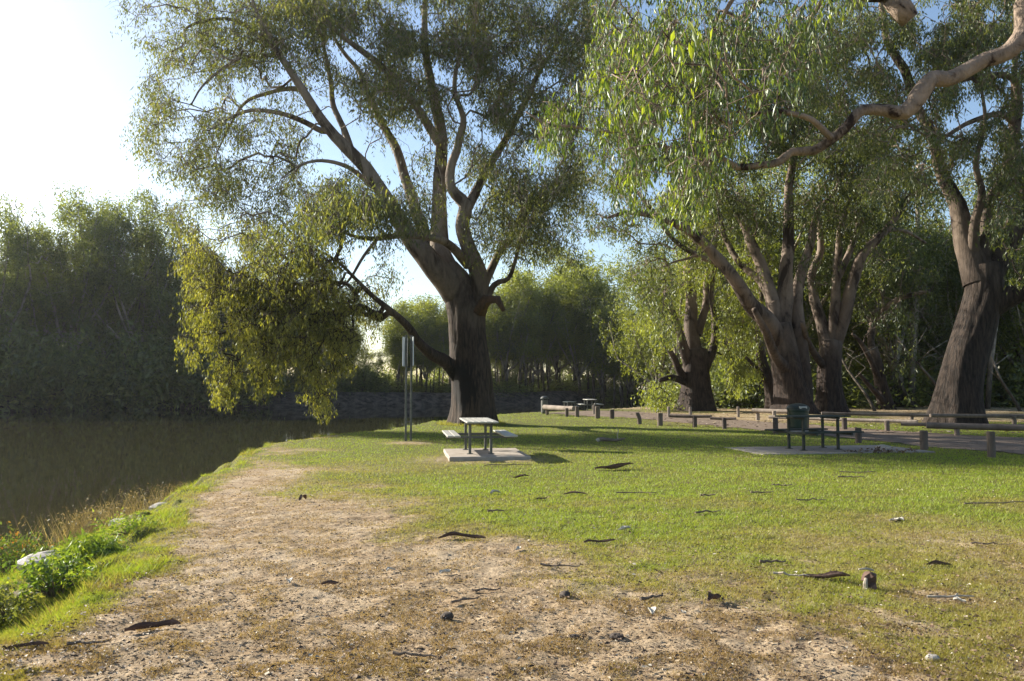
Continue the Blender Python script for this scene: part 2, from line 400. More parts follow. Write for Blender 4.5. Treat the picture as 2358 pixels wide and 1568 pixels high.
# ------------------------------------------------------------------ tree builder
def catmull(P, step):
    P = np.asarray(P, float)
    if len(P) == 2: P = np.vstack([P[0], (P[0]+P[1])/2, P[1]])
    Q = np.vstack([2*P[0]-P[1], P, 2*P[-1]-P[-2]]); out = []
    for i in range(1, len(Q)-2):
        p0, p1, p2, p3 = Q[i-1:i+3]; n = max(1, int(np.linalg.norm(p2[:3]-p1[:3])/step))
        t = np.linspace(0, 1, n, endpoint=False)[:, None]
        out.append(.5*((2*p1)+(-p0+p2)*t+(2*p0-5*p1+4*p2-p3)*t**2+(-p0+3*p1-3*p2+p3)*t**3))
    out.append(P[-1][None]); o = np.vstack(out); o[:, 3] = np.maximum(o[:, 3], .004); return o
class TubeSet:
    def __init__(s): s.V = []; s.F = []; s.n = 0
    def add(s, P, r, sides, ridge=0., seed=0, flare=0.):
        m = len(P); T = np.gradient(P, axis=0); T /= np.linalg.norm(T, axis=1)[:, None]+1e-9
        u = np.cross(T[0], [.3, .9, .2]); u /= np.linalg.norm(u)+1e-9; U = np.empty_like(P)
        for i in range(m):
            u = u-T[i]*u.dot(T[i]); u /= np.linalg.norm(u)+1e-9; U[i] = u
        Wd = np.cross(T, U); a = np.linspace(0, 2*PI, sides, endpoint=False)
        rr = np.repeat(r[:, None], sides, 1)
        if ridge > 0:
            L = np.r_[0, np.cumsum(np.linalg.norm(np.diff(P, axis=0), axis=1))]
            ca, sa = np.cos(a)[None], np.sin(a)[None]
            nz = fbm(ca*1.6+seed*3.7+L[:, None]*.18, sa*1.6+L[:, None]*.5+seed, 4)-.5
            nf = fbm(ca*7+seed+L[:, None]*.25, sa*7+seed*2+L[:, None]*.8, 3)-.5
            rr = rr*(1+ridge*1.6*nz+ridge*.8*nf)
            if flare > 0:
                fl = np.exp(-L/1.0)[:, None]*flare
                rr = rr*(1+fl*(.35+.65*np.maximum(0, np.sin(a*5+seed*1.3)[None])+.6*np.maximum(0, np.sin(a*3+seed)[None])))
        V = P[:, None]+U[:, None]*(np.cos(a)[None, :, None]*rr[..., None])+Wd[:, None]*(np.sin(a)[None, :, None]*rr[..., None])
        I = np.arange(m*sides).reshape(m, sides)+s.n; J = np.roll(I, -1, 1)
        s.V.append(V.reshape(-1, 3)); s.F.append(np.stack([I[:-1].ravel(), J[:-1].ravel(), J[1:].ravel(), I[1:].ravel()], 1)); s.n += m*sides
        # tip cap
        s.V.append((P[-1]+T[-1]*r[-1]*.4)[None]); c = s.n; s.n += 1
        s.F.append(np.stack([I[-1], J[-1], np.full(sides, c), np.full(sides, c)], 1))
    def build(s, name, mat, parent):
        V = np.vstack(s.V); Fa = np.vstack(s.F); tri = Fa[:, 2] == Fa[:, 3]
        me = bpy.data.meshes.new(name); nq, nt = (~tri).sum(), tri.sum()
        me.vertices.add(len(V)); me.vertices.foreach_set('co', V.astype(np.float32).ravel())
        idx = np.r_[Fa[~tri].ravel(), Fa[tri][:, :3].ravel()].astype(np.int32)
        me.loops.add(len(idx)); me.loops.foreach_set('vertex_index', idx)
        tot = np.r_[np.full(nq, 4), np.full(nt, 3)].astype(np.int32); st = np.r_[0, np.cumsum(tot)[:-1]].astype(np.int32)
        me.polygons.add(len(tot)); me.polygons.foreach_set('loop_start', st); me.polygons.foreach_set('loop_total', tot)
        me.polygons.foreach_set('use_smooth', np.full(len(tot), True)); me.update(calc_edges=True); me.materials.append(mat)
        o = bpy.data.objects.new(name, me); C.objects.link(o); o.parent = parent; return o

def leaves(name, cl, size, per, L, Wd, mat, parent, rng, droop=1.0, hang=.8, tintlo=0., tinthi=1., spread=.5, tvar=.5):
    """cl (n,4): centre + size factor. hanging sprays of leaf-sized faces"""
    n = len(cl); cnt = np.maximum(3, (per*cl[:, 3]**2*(.6+.8*rng.random(n))).astype(int)); idx = np.repeat(np.arange(n), cnt); N = len(idx)
    S = size*cl[idx, 3]
    ks = rng.integers(0, 9, N)                       # strand id in the cluster
    so = rng.normal(size=(n, 9, 3))*np.array([1, 1, .6])
    off = so[idx, ks]*(S*spread)[:, None]
    tt = rng.random(N)**.8
    sw = rng.normal(size=(n, 9, 2))
    pos = cl[idx, :3]+off; pos[:, 2] += S*.35-tt*S*1.15*droop; pos[:, :2] += sw[idx, ks]*(tt*S*.25)[:, None]
    pos += rng.normal(size=(N, 3))*(S*.12)[:, None]
    d = rng.normal(size=(N, 3)); d /= np.linalg.norm(d, axis=1)[:, None]; d = d*(1-hang*.6); d[:, 2] -= hang; d /= np.linalg.norm(d, axis=1)[:, None]
    w = np.cross(d, rng.normal(size=(N, 3))); w /= np.linalg.norm(w, axis=1)[:, None]+1e-9
    l = L*(.6+.8*rng.random(N)); wd = Wd*(.6+.8*rng.random(N))*.5
    V = np.empty((N, 4, 3), np.float32); nrm = np.cross(d, w)
    V[:, 0] = pos; V[:, 2] = pos+d*l[:, None]; midp = pos+d*(l*.42)[:, None]
    V[:, 1] = midp+w*wd[:, None]; V[:, 3] = midp-w*wd[:, None]
    V[:, 2] += nrm*(l*.12)[:, None]
    ct = rng.random(n)
    tint = np.clip(tintlo+(tinthi-tintlo)*((1-tvar)*ct[idx]+tvar*rng.random(N)), 0, 1)
    return mesh_np(name, V.reshape(-1, 3), np.arange(4*N).reshape(N, 4), mat, parent, attr={'tint': np.repeat(tint, 4)})

def build_tree(root, heroes, cl, rng, bark, leafsets, tip=.007, step=.45, twig_bow=.25, ridge=.10, flare=.5, trunk_sides=40, pathw=.18, twiglets=3, csize=.9, expo=2.3, droopk=.5):
    """heroes: list of (kind, Nx4 array) in tree space; cl: clusters (n,4)"""
    P = []; par = []; rad = []; hero_r = []; tubes = []
    for hi, (kind, pts) in enumerate(heroes):
        q = catmull(pts, step); m = len(q)
        if kind != 'trunk':
            kk = max(3, int(m*step/(.45 if step < .15 else 1.3))); jj = rng.normal(size=(kk, 3)); jj[0] = 0; tt = np.linspace(0, kk-1, m); j = np.stack([np.interp(tt, np.arange(kk), jj[:, c]) for c in range(3)], 1); q[:, :3] += j*np.minimum(.09, q[:, 3:4]*.5)
        s0 = len(P)
        if s0:
            A = np.array(P); k = int(np.argmin(np.linalg.norm(A-q[0, :3], axis=1)))
        else: k = -1
        for i in range(m):
            P.append(q[i, :3]); par.append(k if i == 0 else s0+i-1); hero_r.append(q[i, 3])
        tubes.append((kind, list(range(s0, s0+m)), hi))
    nh = len(P); P = list(P); plen = np.zeros(nh)
    for i in range(nh):
        if par[i] >= 0: plen[i] = plen[par[i]]+np.linalg.norm(P[i]-P[par[i]])
    plen = list(plen)
    ntr = len(tubes[0][1]) if tubes[0][0] == 'trunk' else 0
    A = np.array(P)
    d0 = np.array([np.min(np.linalg.norm(A-c[:3], axis=1)) for c in cl]); order = np.argsort(d0)
    cap = nh+len(cl)*7+10; PA = np.full((cap, 3), 1e6); PA[:nh] = A; PL = np.zeros(cap); PL[:nh] = plen; cnt = nh
    pen = np.zeros(cap); pen[:int(ntr*.6)] = 8.
    for ci in order:
        c = cl[ci, :3]; v = c-PA[:cnt]; dd = np.linalg.norm(v, axis=1)
        cost = dd+pathw*PL[:cnt]+pen[:cnt]+np.maximum(0, -v[:, 2])*.35*(dd > 1)
        k = int(np.argmin(cost)); a = PA[k]; D = dd[k]
        if D < .15: continue
        pk = par[k] if par[k] >= 0 else k; dr = a-PA[pk]; dl = np.linalg.norm(dr); dr = dr/dl if dl > 1e-6 else np.array([0, 0, 1.])
        ctrl = a+dr*D*.35+np.array([0, 0, D*twig_bow])+rng.normal(size=3)*D*.10
        m = int(np.clip(D/.5, 2, 6)); ids = [k]
        for i in range(1, m+1):
            t = i/m; q = (1-t)**2*a+2*t*(1-t)*ctrl+t*t*c
            if i < m: q = q+rng.normal(size=3)*D*.025
            PA[cnt] = q; par.append(ids[-1]); PL[cnt] = PL[ids[-1]]+D/m; hero_r.append(0); ids.append(cnt); cnt += 1
        tubes.append(('twig', ids, -1))
    rp = np.zeros(cnt)
    tips = np.ones(cnt, bool)
    for i in range(cnt):
        if par[i] >= 0: tips[par[i]] = False
    rp[tips] = tip**expo
    for i in range(cnt-1, -1, -1):
        if par[i] >= 0 and par[i] < i: rp[par[i]] += rp[i]
    rp = rp**(1/expo); hr = np.array(hero_r)
    rr = np.where(hr > 0, np.maximum(hr, np.minimum(rp, hr*1.02)), rp)
    tw = TubeSet()
    for kind, ids, hi in tubes:
        Q = PA[ids]; r = rr[ids].copy()
        if kind == 'twig':
            r[0] = r[1]; r = np.maximum(r, tip*.6)
            tw.add(Q, r, 5 if r[0] < .04 else 8)
        else:
            ts = TubeSet(); big = r[0] > .25
            ts.add(Q, r, trunk_sides if kind == 'trunk' else (22 if big else 12), ridge if kind == 'trunk' else ridge*.9, hi+1, flare if kind == 'trunk' else 0)
            ts.build('trunk' if kind == 'trunk' else kind, bark, root)
    # twiglets inside every cluster
    if twiglets and len(cl):
        n = len(cl)
        for i in range(n):
            for j in range(twiglets):
                e = cl[i, :3]+rng.normal(size=3)*csize*cl[i, 3]*.45+np.array([0, 0, -csize*.25*droopk])
                tw.add(np.array([cl[i, :3], (cl[i, :3]+e)/2+np.array([0, 0, .06*csize]), e]), np.array([tip*.7, tip*.55, tip*.3]), 3)
    if tw.n: tag(tw.build('twigs', bark, root), kind='stuff')
    for ls in leafsets: leaves(parent=root, rng=rng, **ls)

def px_path(pts, D0, base, dd=0.0, scale=None):
    """image-measured outline -> tree-space centre line; pts (px, py, half width px[, depth])"""
    out = []
    n = len(pts)
    for i, p in enumerate(pts):
        dep = D0+(p[3] if len(p) > 3 else dd*i/max(1, n-1)); x, y, z = W(p[0], p[1], dep)
        out.append((x-base[0], y-base[1], z-base[2], p[2]*dep/F))
    return np.array(out)
def px_blobs(bl, D0, base, rng, dens, csz, gap=1.0, gsz=42.):
    out = []; s0 = rng.random()*90
    for b in bl:
        px, py, rx, ry = b[:4]; k = b[4] if len(b) > 4 else 1.; dc = b[5] if len(b) > 5 else 0.; dr = b[6] if len(b) > 6 else 2.2
        n = max(1, int(rx*ry*PI*dens*k))
        a = rng.random(n)*2*PI; q = np.sqrt(rng.random(n))
        dep = D0+dc+rng.normal(size=n)*dr
        for i in range(n):
            qx, qy = px+math.cos(a[i])*q[i]*rx, py+math.sin(a[i])*q[i]*ry
            if rng.random() > gap*4*(float(vnoise(qx/gsz+s0, qy/gsz+s0))-.25): continue
            x, y, z = W(qx, qy, dep[i])
            out.append((x-base[0], y-base[1], z-base[2], csz*(.7+.6*rng.random())))
    return np.array(out)

# ================================================================== big gum on the river bank
D = 33.0; bx, by = -1.65, D; MB_ = (bx, by, tz(bx, by)-.15)
rng = np.random.default_rng(3)
main = empty('river_gum_tree', MB_, 'huge old river gum on the bank with dark fire-scarred trunk and spreading limbs', 'tree')
def mp(pts, dd=0.):
    q = px_path(pts, D, MB_, dd)
    if pts[0][2] < 40: q[:, 3] *= .9
    return q
H = [('trunk', mp([(1093, 992, 46), (1092, 955, 43), (1089, 900, 44), (1083, 840, 46), (1076, 770, 43), (1070, 710, 43), (1052, 655, 36), (1030, 615, 26)])),
 ('limb', mp([(1058, 690, 36), (1030, 640, 34), (992, 590, 29), (950, 540, 24), (895, 462, 19), (842, 390, 17), (792, 330, 15.5), (742, 270, 13), (702, 208, 11), (662, 148, 9), (622, 90, 7), (590, 30, 5), (565, -60, 3)], -3.5)),
 ('limb', mp([(1052, 668, 34), (1030, 610, 30), (1017, 560, 25), (1013, 480, 20), (1014, 400, 17), (1010, 320, 15), (1001, 250, 13), (990, 180, 11), (984, 100, 9), (983, 0, 7), (990, -150, 5), (1000, -300, 3)], 1.)),
 ('limb', mp([(1012, 628, 24), (984, 575, 20), (962, 505, 16), (940, 425, 13), (915, 350, 11.5), (882, 282, 9.5), (857, 225, 8), (830, 170, 6.5), (792, 120, 5), (760, 55, 4), (740, -40, 3)], 3.)),
 ('limb', mp([(1085, 730, 32), (1099, 680, 27), (1096, 630, 23), (1078, 578, 20), (1063, 525, 18), (1069, 478, 17), (1036, 440, 13), (1031, 388, 11), (1051, 324, 10), (1068, 275, 8), (1050, 211, 6), (1058, 140, 5), (1090, 60, 4), (1100, -40, 3)], -1.5)),
 ('limb', mp([(1064, 500, 15), (1085, 460, 13), (1106, 415, 11), (1126, 372, 10), (1172, 305, 9), (1208, 233, 8), (1242, 165, 6), (1290, 90, 4), (1330, 20, 3)], 2.)),
 ('limb', mp([(1011, 330, 13), (968, 275, 11), (925, 222, 10), (888, 172, 9), (832, 120, 8), (786, 80, 6), (745, 40, 5), (700, -30, 3)], -2.5)),
 ('limb', mp([(1058, 872, 20), (1030, 835, 17), (992, 815, 14), (958, 790, 11), (934, 752, 9.5), (902, 716, 8), (862, 682, 6), (822, 642, 4.5), (775, 600, 3.5), (720, 575, 2.5), (640, 590, 2)], -6)),
 ('limb', mp([(1078, 610, 13), (1040, 570, 11), (990, 550, 9), (930, 545, 8), (868, 548, 6.5), (812, 540, 4), (760, 520, 3)], -7)),
 ('limb', mp([(870, 548, 5), (838, 590, 4), (800, 650, 3), (740, 690, 2.2)], -2)),
 ('limb', mp([(1100, 690, 15), (1125, 630, 11), (1150, 580, 9), (1190, 540, 6.5), (1232, 500, 5), (1270, 470, 3)], 2.5)),
 ('limb', mp([(1105, 720, 13), (1135, 655, 8), (1168, 640, 6), (1185, 600, 5), (1200, 550, 3)], -1.5)),
 ('limb', mp([(768, 300, 9), (740, 300, 8), (700, 278, 7), (640, 255, 6), (575, 250, 5), (520, 275, 3.5), (480, 300, 2)], -3)),
 ('limb', mp([(703, 206, 8), (660, 203, 6), (612, 214, 5), (565, 238, 4), (530, 290, 3), (500, 350, 2)], 2)),
 ('limb', mp([(905, 478, 9), (850, 420, 7), (800, 382, 5.5), (740, 368, 4.5), (690, 380, 3), (650, 410, 2)], -3)),
 ('limb', mp([(668, 155, 7), (640, 128, 6), (590, 128, 5), (546, 136, 4), (472, 192, 3), (440, 240, 2)], -3.5)),
 ('limb', mp([(640, 118, 6), (560, 60, 5), (500, 45, 4), (430, 62, 3.5), (425, 100, 2.5), (395, 120, 2)], -2)),
 ('limb', mp([(815, 360, 9), (795, 290, 8), (770, 240, 7), (760, 180, 6), (745, 100, 4), (750, 40, 3)], 2)),
]
cl = px_blobs([(300, 30, 40, 50, .4), (420, 490, 50, 40, .5), (1290, 200, 60, 90, .8), (1330, 60, 60, 90, .9), (1000, 150, 90, 80, .7), (820, 150, 70, 70, .7), (1040, 250, 60, 70, .5), (1260, 400, 60, 70, .9), (1300, 560, 40, 50, .4), (1370, 140, 60, 120, .9, 4), (1350, 330, 60, 90, .7, 4), (1320, 450, 50, 60, .6, 3), (1400, 20, 50, 60, .9, 4),
 (600, 20, 150, 60, .75), (400, 75, 95, 85, .5), (560, 75, 110, 85, .9), (710, 70, 120, 100, 1.1), (850, 60, 130, 100, 1.2), (1000, 60, 130, 90, 1.2), (1150, 70, 120, 100, 1.1), (1275, 90, 90, 110, .9),
 (430, 200, 95, 80, .8), (540, 190, 90, 75, .75), (395, 310, 80, 95, .75), (500, 350, 90, 95, .8), (620, 330, 90, 75, .65), (590, 440, 105, 70, .6), (470, 430, 60, 45, .5), (720, 430, 90, 60, .4),
 (680, 220, 70, 60, .4), (890, 190, 80, 70, .9), (780, 480, 85, 70, 1.5, -7, 1.8), (950, 480, 50, 50, .5, -6, 1.2), (810, 410, 60, 50, .6), (880, 260, 60, 60, .5), (960, 200, 70, 80, .8),
 (1140, 190, 90, 95, 1.3), (1215, 260, 90, 90, 1.3), (1170, 400, 100, 90, 1.4), (1240, 500, 75, 75, 1.4), (1150, 500, 80, 80, 1.2), (1290, 330, 65, 100, 1.2), (1280, 440, 60, 60, .9), (1130, 580, 60, 40, .5), (1095, 330, 50, 60, .7), (980, 420, 40, 90, .45),
 (700, 560, 110, 55, .6, -6, 1.5), (600, 560, 70, 60, .5), (850, 620, 70, 60, .4), (880, 500, 60, 60, 1.3, -7.5, 1.4), (1240, 600, 40, 40, .4), (1080, 150, 60, 60, .5),
 (700, -130, 260, 150, .45), (1000, -150, 260, 160, .5), (1250, -100, 160, 130, .4), (460, -60, 120, 80, .4)], D, MB_, rng, .0100, .62)
cl2 = px_blobs([(520, 520, 90, 40, .45, -2, 1.5), (650, 540, 90, 40, .45, -2, 1.5), (450, 560, 50, 35, .6, -4, 1.), (560, 575, 80, 35, .6, -4, 1.2), (680, 590, 80, 35, .5, -4, 1.2), (480, 610, 70, 55, .9, -4, 1.), (520, 700, 105, 75, 1.1, -4.5, 1.), (625, 680, 110, 85, 1.1, -5, 1.2), (735, 660, 100, 85, .9, -4.5, 1.2), (660, 770, 110, 65, 1.1, -5, 1.), (470, 770, 60, 70, .9, -4.5, .8), (520, 850, 38, 55, .8, -5, .6), (515, 905, 18, 28, 1., -5, .4),
 (755, 790, 75, 70, .9, -5, .8), (735, 880, 45, 45, .9, -5.2, .6), (745, 925, 20, 22, 1.1, -5.2, .3), (610, 850, 35, 50, .8, -5, .6), (820, 740, 55, 60, .5, -4, .8), (860, 700, 45, 50, .5, -2, .8)], D, MB_, rng, .0190, .42, 1.35, 30.)
allc = np.vstack([cl, cl2])
build_tree(main, H, allc, rng, M['bark_main'], [
  dict(name='crown', cl=cl, size=.72, per=66, L=.165, Wd=.042, mat=M['leaf_main'], hang=.75, spread=.62),
  dict(name='drooping_foliage', cl=cl2, size=.52, per=84, L=.135, Wd=.038, mat=M['leaf_droop'], hang=.9, spread=.55, droop=1.6)],
  ridge=.10, flare=.45, trunk_sides=96, step=.22, tip=.009, twig_bow=.22)
# hollow broken stub with raw red wood
m = MB(); P0 = [W(1103, 722, D-.5), W(1122, 690, D-.7), W(1145, 690, D-.9), W(1160, 716, D-1.0)]
m.tube([tuple(np.array(p)-np.array(MB_)) for p in P0], [.24, .22, .15, .08], 16, 4, .7); m.build('broken_stub', M['wood_raw'], main, True)

# ================================================================== near tree at the right, leaning in over the lawn
D = 13.0; NB = (12.4, 12.4, tz(12.4, 12.4)-.2); rng = np.random.default_rng(5)
near = empty('overhanging_gum_tree', NB, 'near gum whose pale twisting limb and hanging bright leaves reach in from the right', 'tree')
def np_(pts, dd=0.): return px_path(pts, D, NB, dd)
tb = np.array([(0, 0, 0, .75), (-.15, .05, 1.2, .55), (-.5, .1, 3.2, .48), (-1.3, .2, 5.2, .42), (-2.6, .4, 7.2, .36), (-3.6, .6, 9.4, .3), (-3.8, .7, 12, .2), (-3.6, .7, 14.5, .1)])
H = [('trunk', tb),
 ('limb', np.vstack([np.array([(-1.9, .3, 6.3, .33)]), np_([(2385, 0, 24), (2345, 80, 22), (2300, 130, 19), (2240, 160, 18), (2190, 178, 18), (2140, 192, 19), (2112, 225, 22), (2085, 254, 18), (2040, 254, 14), (1990, 260, 12.5), (1955, 287, 12), (1905, 318, 11), (1873, 341, 11), (1825, 344, 9), (1790, 366, 9), (1740, 378, 7.5), (1692, 386, 8), (1650, 360, 6), (1600, 338, 5.5), (1560, 345, 5), (1500, 330, 5), (1445, 305, 4.5), (1380, 303, 4), (1320, 290, 3.5), (1260, 285, 3), (1210, 255, 2)], .2)])),
 ('limb', np_([(1915, 318, 8), (1870, 275, 6.5), (1830, 262, 6), (1790, 255, 5), (1740, 262, 3.5), (1690, 258, 2.5)], -.6)),
 ('limb', np_([(1560, 345, 4), (1500, 370, 3.5), (1455, 360, 3), (1420, 352, 2)], .6)),
 ('limb', np.vstack([np.array([(-3.55, .6, 9.2, .26)]), np_([(2250, -190, 32), (2150, -90, 30), (2085, -25, 28), (2040, 5, 27)], .3)])),
 ('limb', np.vstack([np.array([(-3.75, .7, 10.8, .22)]), np_([(2100, -300, 18), (1900, -260, 15), (1700, -200, 12), (1560, -120, 9), (1450, -40, 5), (1400, 40, 3)], -1.0)])),
 ('limb', np_([(1780, -225, 10), (1760, -120, 8), (1700, -20, 6), (1650, 80, 4), (1620, 180, 3)], .8)),
 ('limb', np_([(1900, -260, 10), (1930, -130, 8), (1900, -20, 6), (1850, 80, 4), (1830, 160, 3)], 1.2)),
]
cl = px_blobs([(1440, 60, 70, 80, 1.), (1540, 80, 90, 100, 1.1), (1660, 70, 110, 100, 1.), (1780, 70, 100, 90, .9), (1880, 60, 70, 80, .7), (1450, 190, 80, 80, 1.), (1550, 210, 100, 90, 1.2), (1680, 200, 100, 90, 1.), (1790, 190, 80, 70, .6),
 (1285, 235, 45, 50, .7), (1340, 220, 50, 60, .6), (1265, 290, 30, 40, .5), (1400, 270, 60, 50, .8), (1500, 330, 75, 60, 1.), (1610, 320, 80, 60, 1.), (1690, 320, 60, 55, .7), (1620, 410, 60, 50, .9), (1560, 430, 45, 45, .6), (1630, 470, 25, 30, .4), (1760, 300, 50, 40, .3), (1470, 420, 40, 40, .3), (2010, 60, 50, 40, .2),
 (1650, -100, 300, 80, .5), (1500, 5, 90, 40, .7), (1720, 0, 130, 40, .8), (1860, 10, 70, 50, .6), (1950, -150, 150, 90, .4)], D, NB, rng, .0120, .38, .85, 36.)
cl[:, 1] += rng.normal(size=len(cl))*.3+.9
build_tree(near, H, cl, rng, M['bark_near'], [dict(name='crown', cl=cl, size=.40, per=74, L=.115, Wd=.029, mat=M['leaf_near'], hang=.95, spread=.5, droop=1.1, tvar=.45)],
  ridge=.16, flare=.6, trunk_sides=48, step=.12, tip=.004, csize=.5, pathw=.1, droopk=1.)
m = MB(); a = np_([(2060, -5, 26), (2080, 28, 24), (2096, 46, 20)], 0)
m.tube([tuple(p[:3]) for p in a], [p[3] for p in a], 18, 5, .2); m.build('broken_limb_end', M['bark_near'], near, True)

# ================================================================== big dark tree on the right
D = 31.8; bx = W(2212, 950, D)[0]; RB = (bx, D, tz(bx, D)-.15); rng = np.random.default_rng(8)
rt = empty('leaning_gum_tree', RB, 'massive dark-barked gum with a broad leaning trunk beside the road at far right', 'tree')
def rp_(pts, dd=0.):
    q = px_path(pts, D, RB, dd); q[:, 3] *= .88
    return q
H = [('trunk', rp_([(2205, 992, 57), (2206, 940, 53), (2212, 880, 50), (2226, 820, 49), (2243, 760, 48), (2260, 700, 47), (2266, 650, 44), (2262, 610, 38)])),
 ('limb', rp_([(2255, 650, 38), (2234, 580, 30), (2207, 505, 24), (2185, 450, 19), (2165, 395, 16), (2150, 330, 14), (2128, 270, 13), (2100, 200, 12), (2062, 130, 11), (2040, 60, 9), (2020, -30, 6), (2010, -150, 3)], 1.5)),
 ('limb', rp_([(2272, 640, 34), (2300, 590, 30), (2330, 530, 26), (2362, 450, 22), (2400, 350, 17), (2430, 200, 12), (2440, 50, 8), (2440, -100, 4)], 2)),
 ('limb', rp_([(2262, 720, 36), (2310, 690, 29), (2365, 665, 24), (2430, 620, 18), (2500, 540, 12), (2560, 430, 7)], -2)),
 ('limb', rp_([(2262, 620, 22), (2262, 550, 18), (2270, 480, 15), (2300, 410, 12), (2325, 320, 10), (2335, 200, 8), (2340, 80, 5), (2330, -40, 3)], 2.5)),
 ('limb', rp_([(2240, 590, 17), (2245, 510, 12), (2262, 440, 9), (2250, 370, 7), (2270, 280, 5), (2260, 200, 3)], -1.5)),
 ('limb', rp_([(2362, 440, 14), (2340, 330, 12), (2345, 240, 11), (2330, 180, 9), (2270, 175, 7), (2200, 185, 5), (2150, 170, 3)], -1.)),
 ('limb', rp_([(2345, 290, 9), (2300, 262, 8), (2230, 282, 6), (2160, 320, 5), (2110, 300, 3), (2070, 270, 2)], -2)),
]
cl = px_blobs([(2215, 170, 60, 90, .9), (2215, 400, 55, 80, .6), (2170, 260, 50, 60, .6), (2300, 30, 70, 50, .8), (2050, 330, 90, 70, .5), (1960, 200, 110, 110, .7), (2060, 120, 110, 110, .8), (2180, 60, 100, 90, .9), (2240, 240, 90, 70, .6), (2290, 120, 80, 90, .7), (2200, 330, 70, 60, .6), (2300, 330, 80, 90, .9), (2330, 440, 50, 60, .8), (2050, 420, 80, 60, .6), (1930, 320, 80, 60, .5), (2110, 450, 50, 60, .4), (2300, 500, 40, 50, .5),
 (1930, 60, 100, 90, .6), (2420, 300, 100, 250, .6), (2480, 550, 90, 130, .6), (2200, -120, 300, 130, .55), (2340, 600, 30, 60, .3), (2250, 420, 40, 40, .4)], D, RB, rng, .0118, .6, 1.25, 50.)
build_tree(rt, H, cl, rng, M['bark_right_shaded'], [dict(name='crown', cl=cl, size=.6, per=85, L=.17, Wd=.045, mat=M['leaf_mid'], hang=.75)],
  ridge=.12, flare=.40, trunk_sides=96, step=.22, tip=.008)

# ================================================================== mid-distance gums with hand-measured limbs
def mid_tree(name, label, D, basepx, trunk, limbs, blobs, seed, dens=.0105, size=.75, per=65, leaf='leaf_mid', flare=.5, cat='tree', extra=None):
    bx = W(basepx, 940, D)[0]; B = (bx, D, tz(bx, D)-.15); rng = np.random.default_rng(seed)
    r = empty(name, B, label, cat, 'mature gums standing between road and woods')
    Hh = [('trunk', px_path(trunk, D, B))]+[('limb', px_path(l[0], D, B, l[1])) for l in limbs]
    c = px_blobs(blobs, D, B, rng, dens, size, 1.25, 48.)
    build_tree(r, Hh, c, rng, M['bark_mid'], [dict(name='crown', cl=c, size=size, per=per, L=.21, Wd=.065, mat=M[leaf], hang=.75)], ridge=.10, flare=flare, trunk_sides=56, step=.35, tip=.012, csize=size)
    return r, B
mid_tree('forked_gum_tree', 'many-stemmed gum with pale upright limbs behind the green bin', 45, 1828,
 [(1832, 962, 42), (1828, 925, 37), (1818, 880, 33), (1808, 830, 32), (1800, 785, 30), (1795, 745, 26)],
 [([(1803, 800, 24), (1772, 740, 21), (1738, 700, 18), (1700, 645, 15), (1650, 580, 13), (1600, 540, 11), (1545, 508, 9), (1490, 490, 7), (1440, 488, 5), (1400, 500, 3)], -5),
  ([(1690, 632, 8), (1650, 600, 7), (1590, 575, 6), (1540, 540, 5), (1480, 460, 4), (1400, 380, 3)], -2),
  ([(1797, 755, 24), (1805, 690, 19), (1812, 600, 14), (1815, 520, 12), (1820, 440, 10), (1832, 340, 8), (1830, 240, 6), (1850, 130, 4)], 1),
  ([(1790, 760, 19), (1782, 690, 16), (1758, 610, 13), (1725, 545, 11), (1690, 480, 9), (1650, 415, 7), (1610, 350, 5), (1580, 280, 3)], 2),
  ([(1785, 700, 13), (1745, 650, 9), (1700, 600, 7), (1672, 540, 6), (1655, 480, 4)], 4),
  ([(1845, 930, 26), (1848, 860, 22), (1838, 790, 19), (1834, 720, 16), (1845, 660, 13), (1860, 590, 10), (1880, 500, 8), (1930, 420, 5), (1960, 330, 3)], 1.5),
  ([(1822, 860, 18), (1795, 830, 12), (1765, 770, 9), (1740, 710, 6)], -3)],
 [(1400, 380, 80, 60, .6), (1340, 500, 60, 50, .4), (1450, 300, 70, 60, .5), (1640, 470, 90, 70, .5), (1480, 440, 80, 60, .6), (1420, 540, 60, 50, .6), (1560, 560, 70, 40, .4), (1560, 300, 110, 90, .8), (1700, 300, 110, 90, .9), (1830, 250, 110, 110, 1.), (1940, 300, 80, 80, .8), (1900, 420, 80, 70, .7), (1700, 420, 70, 50, .5), (1760, 500, 40, 60, .3), (1540, 180, 120, 80, .6), (1750, 150, 130, 80, .8), (1500, 650, 55, 60, .6, -4), (1540, 740, 30, 50, .5, -4), (1900, 150, 110, 80, .6), (1960, 500, 50, 40, .4)], 21)
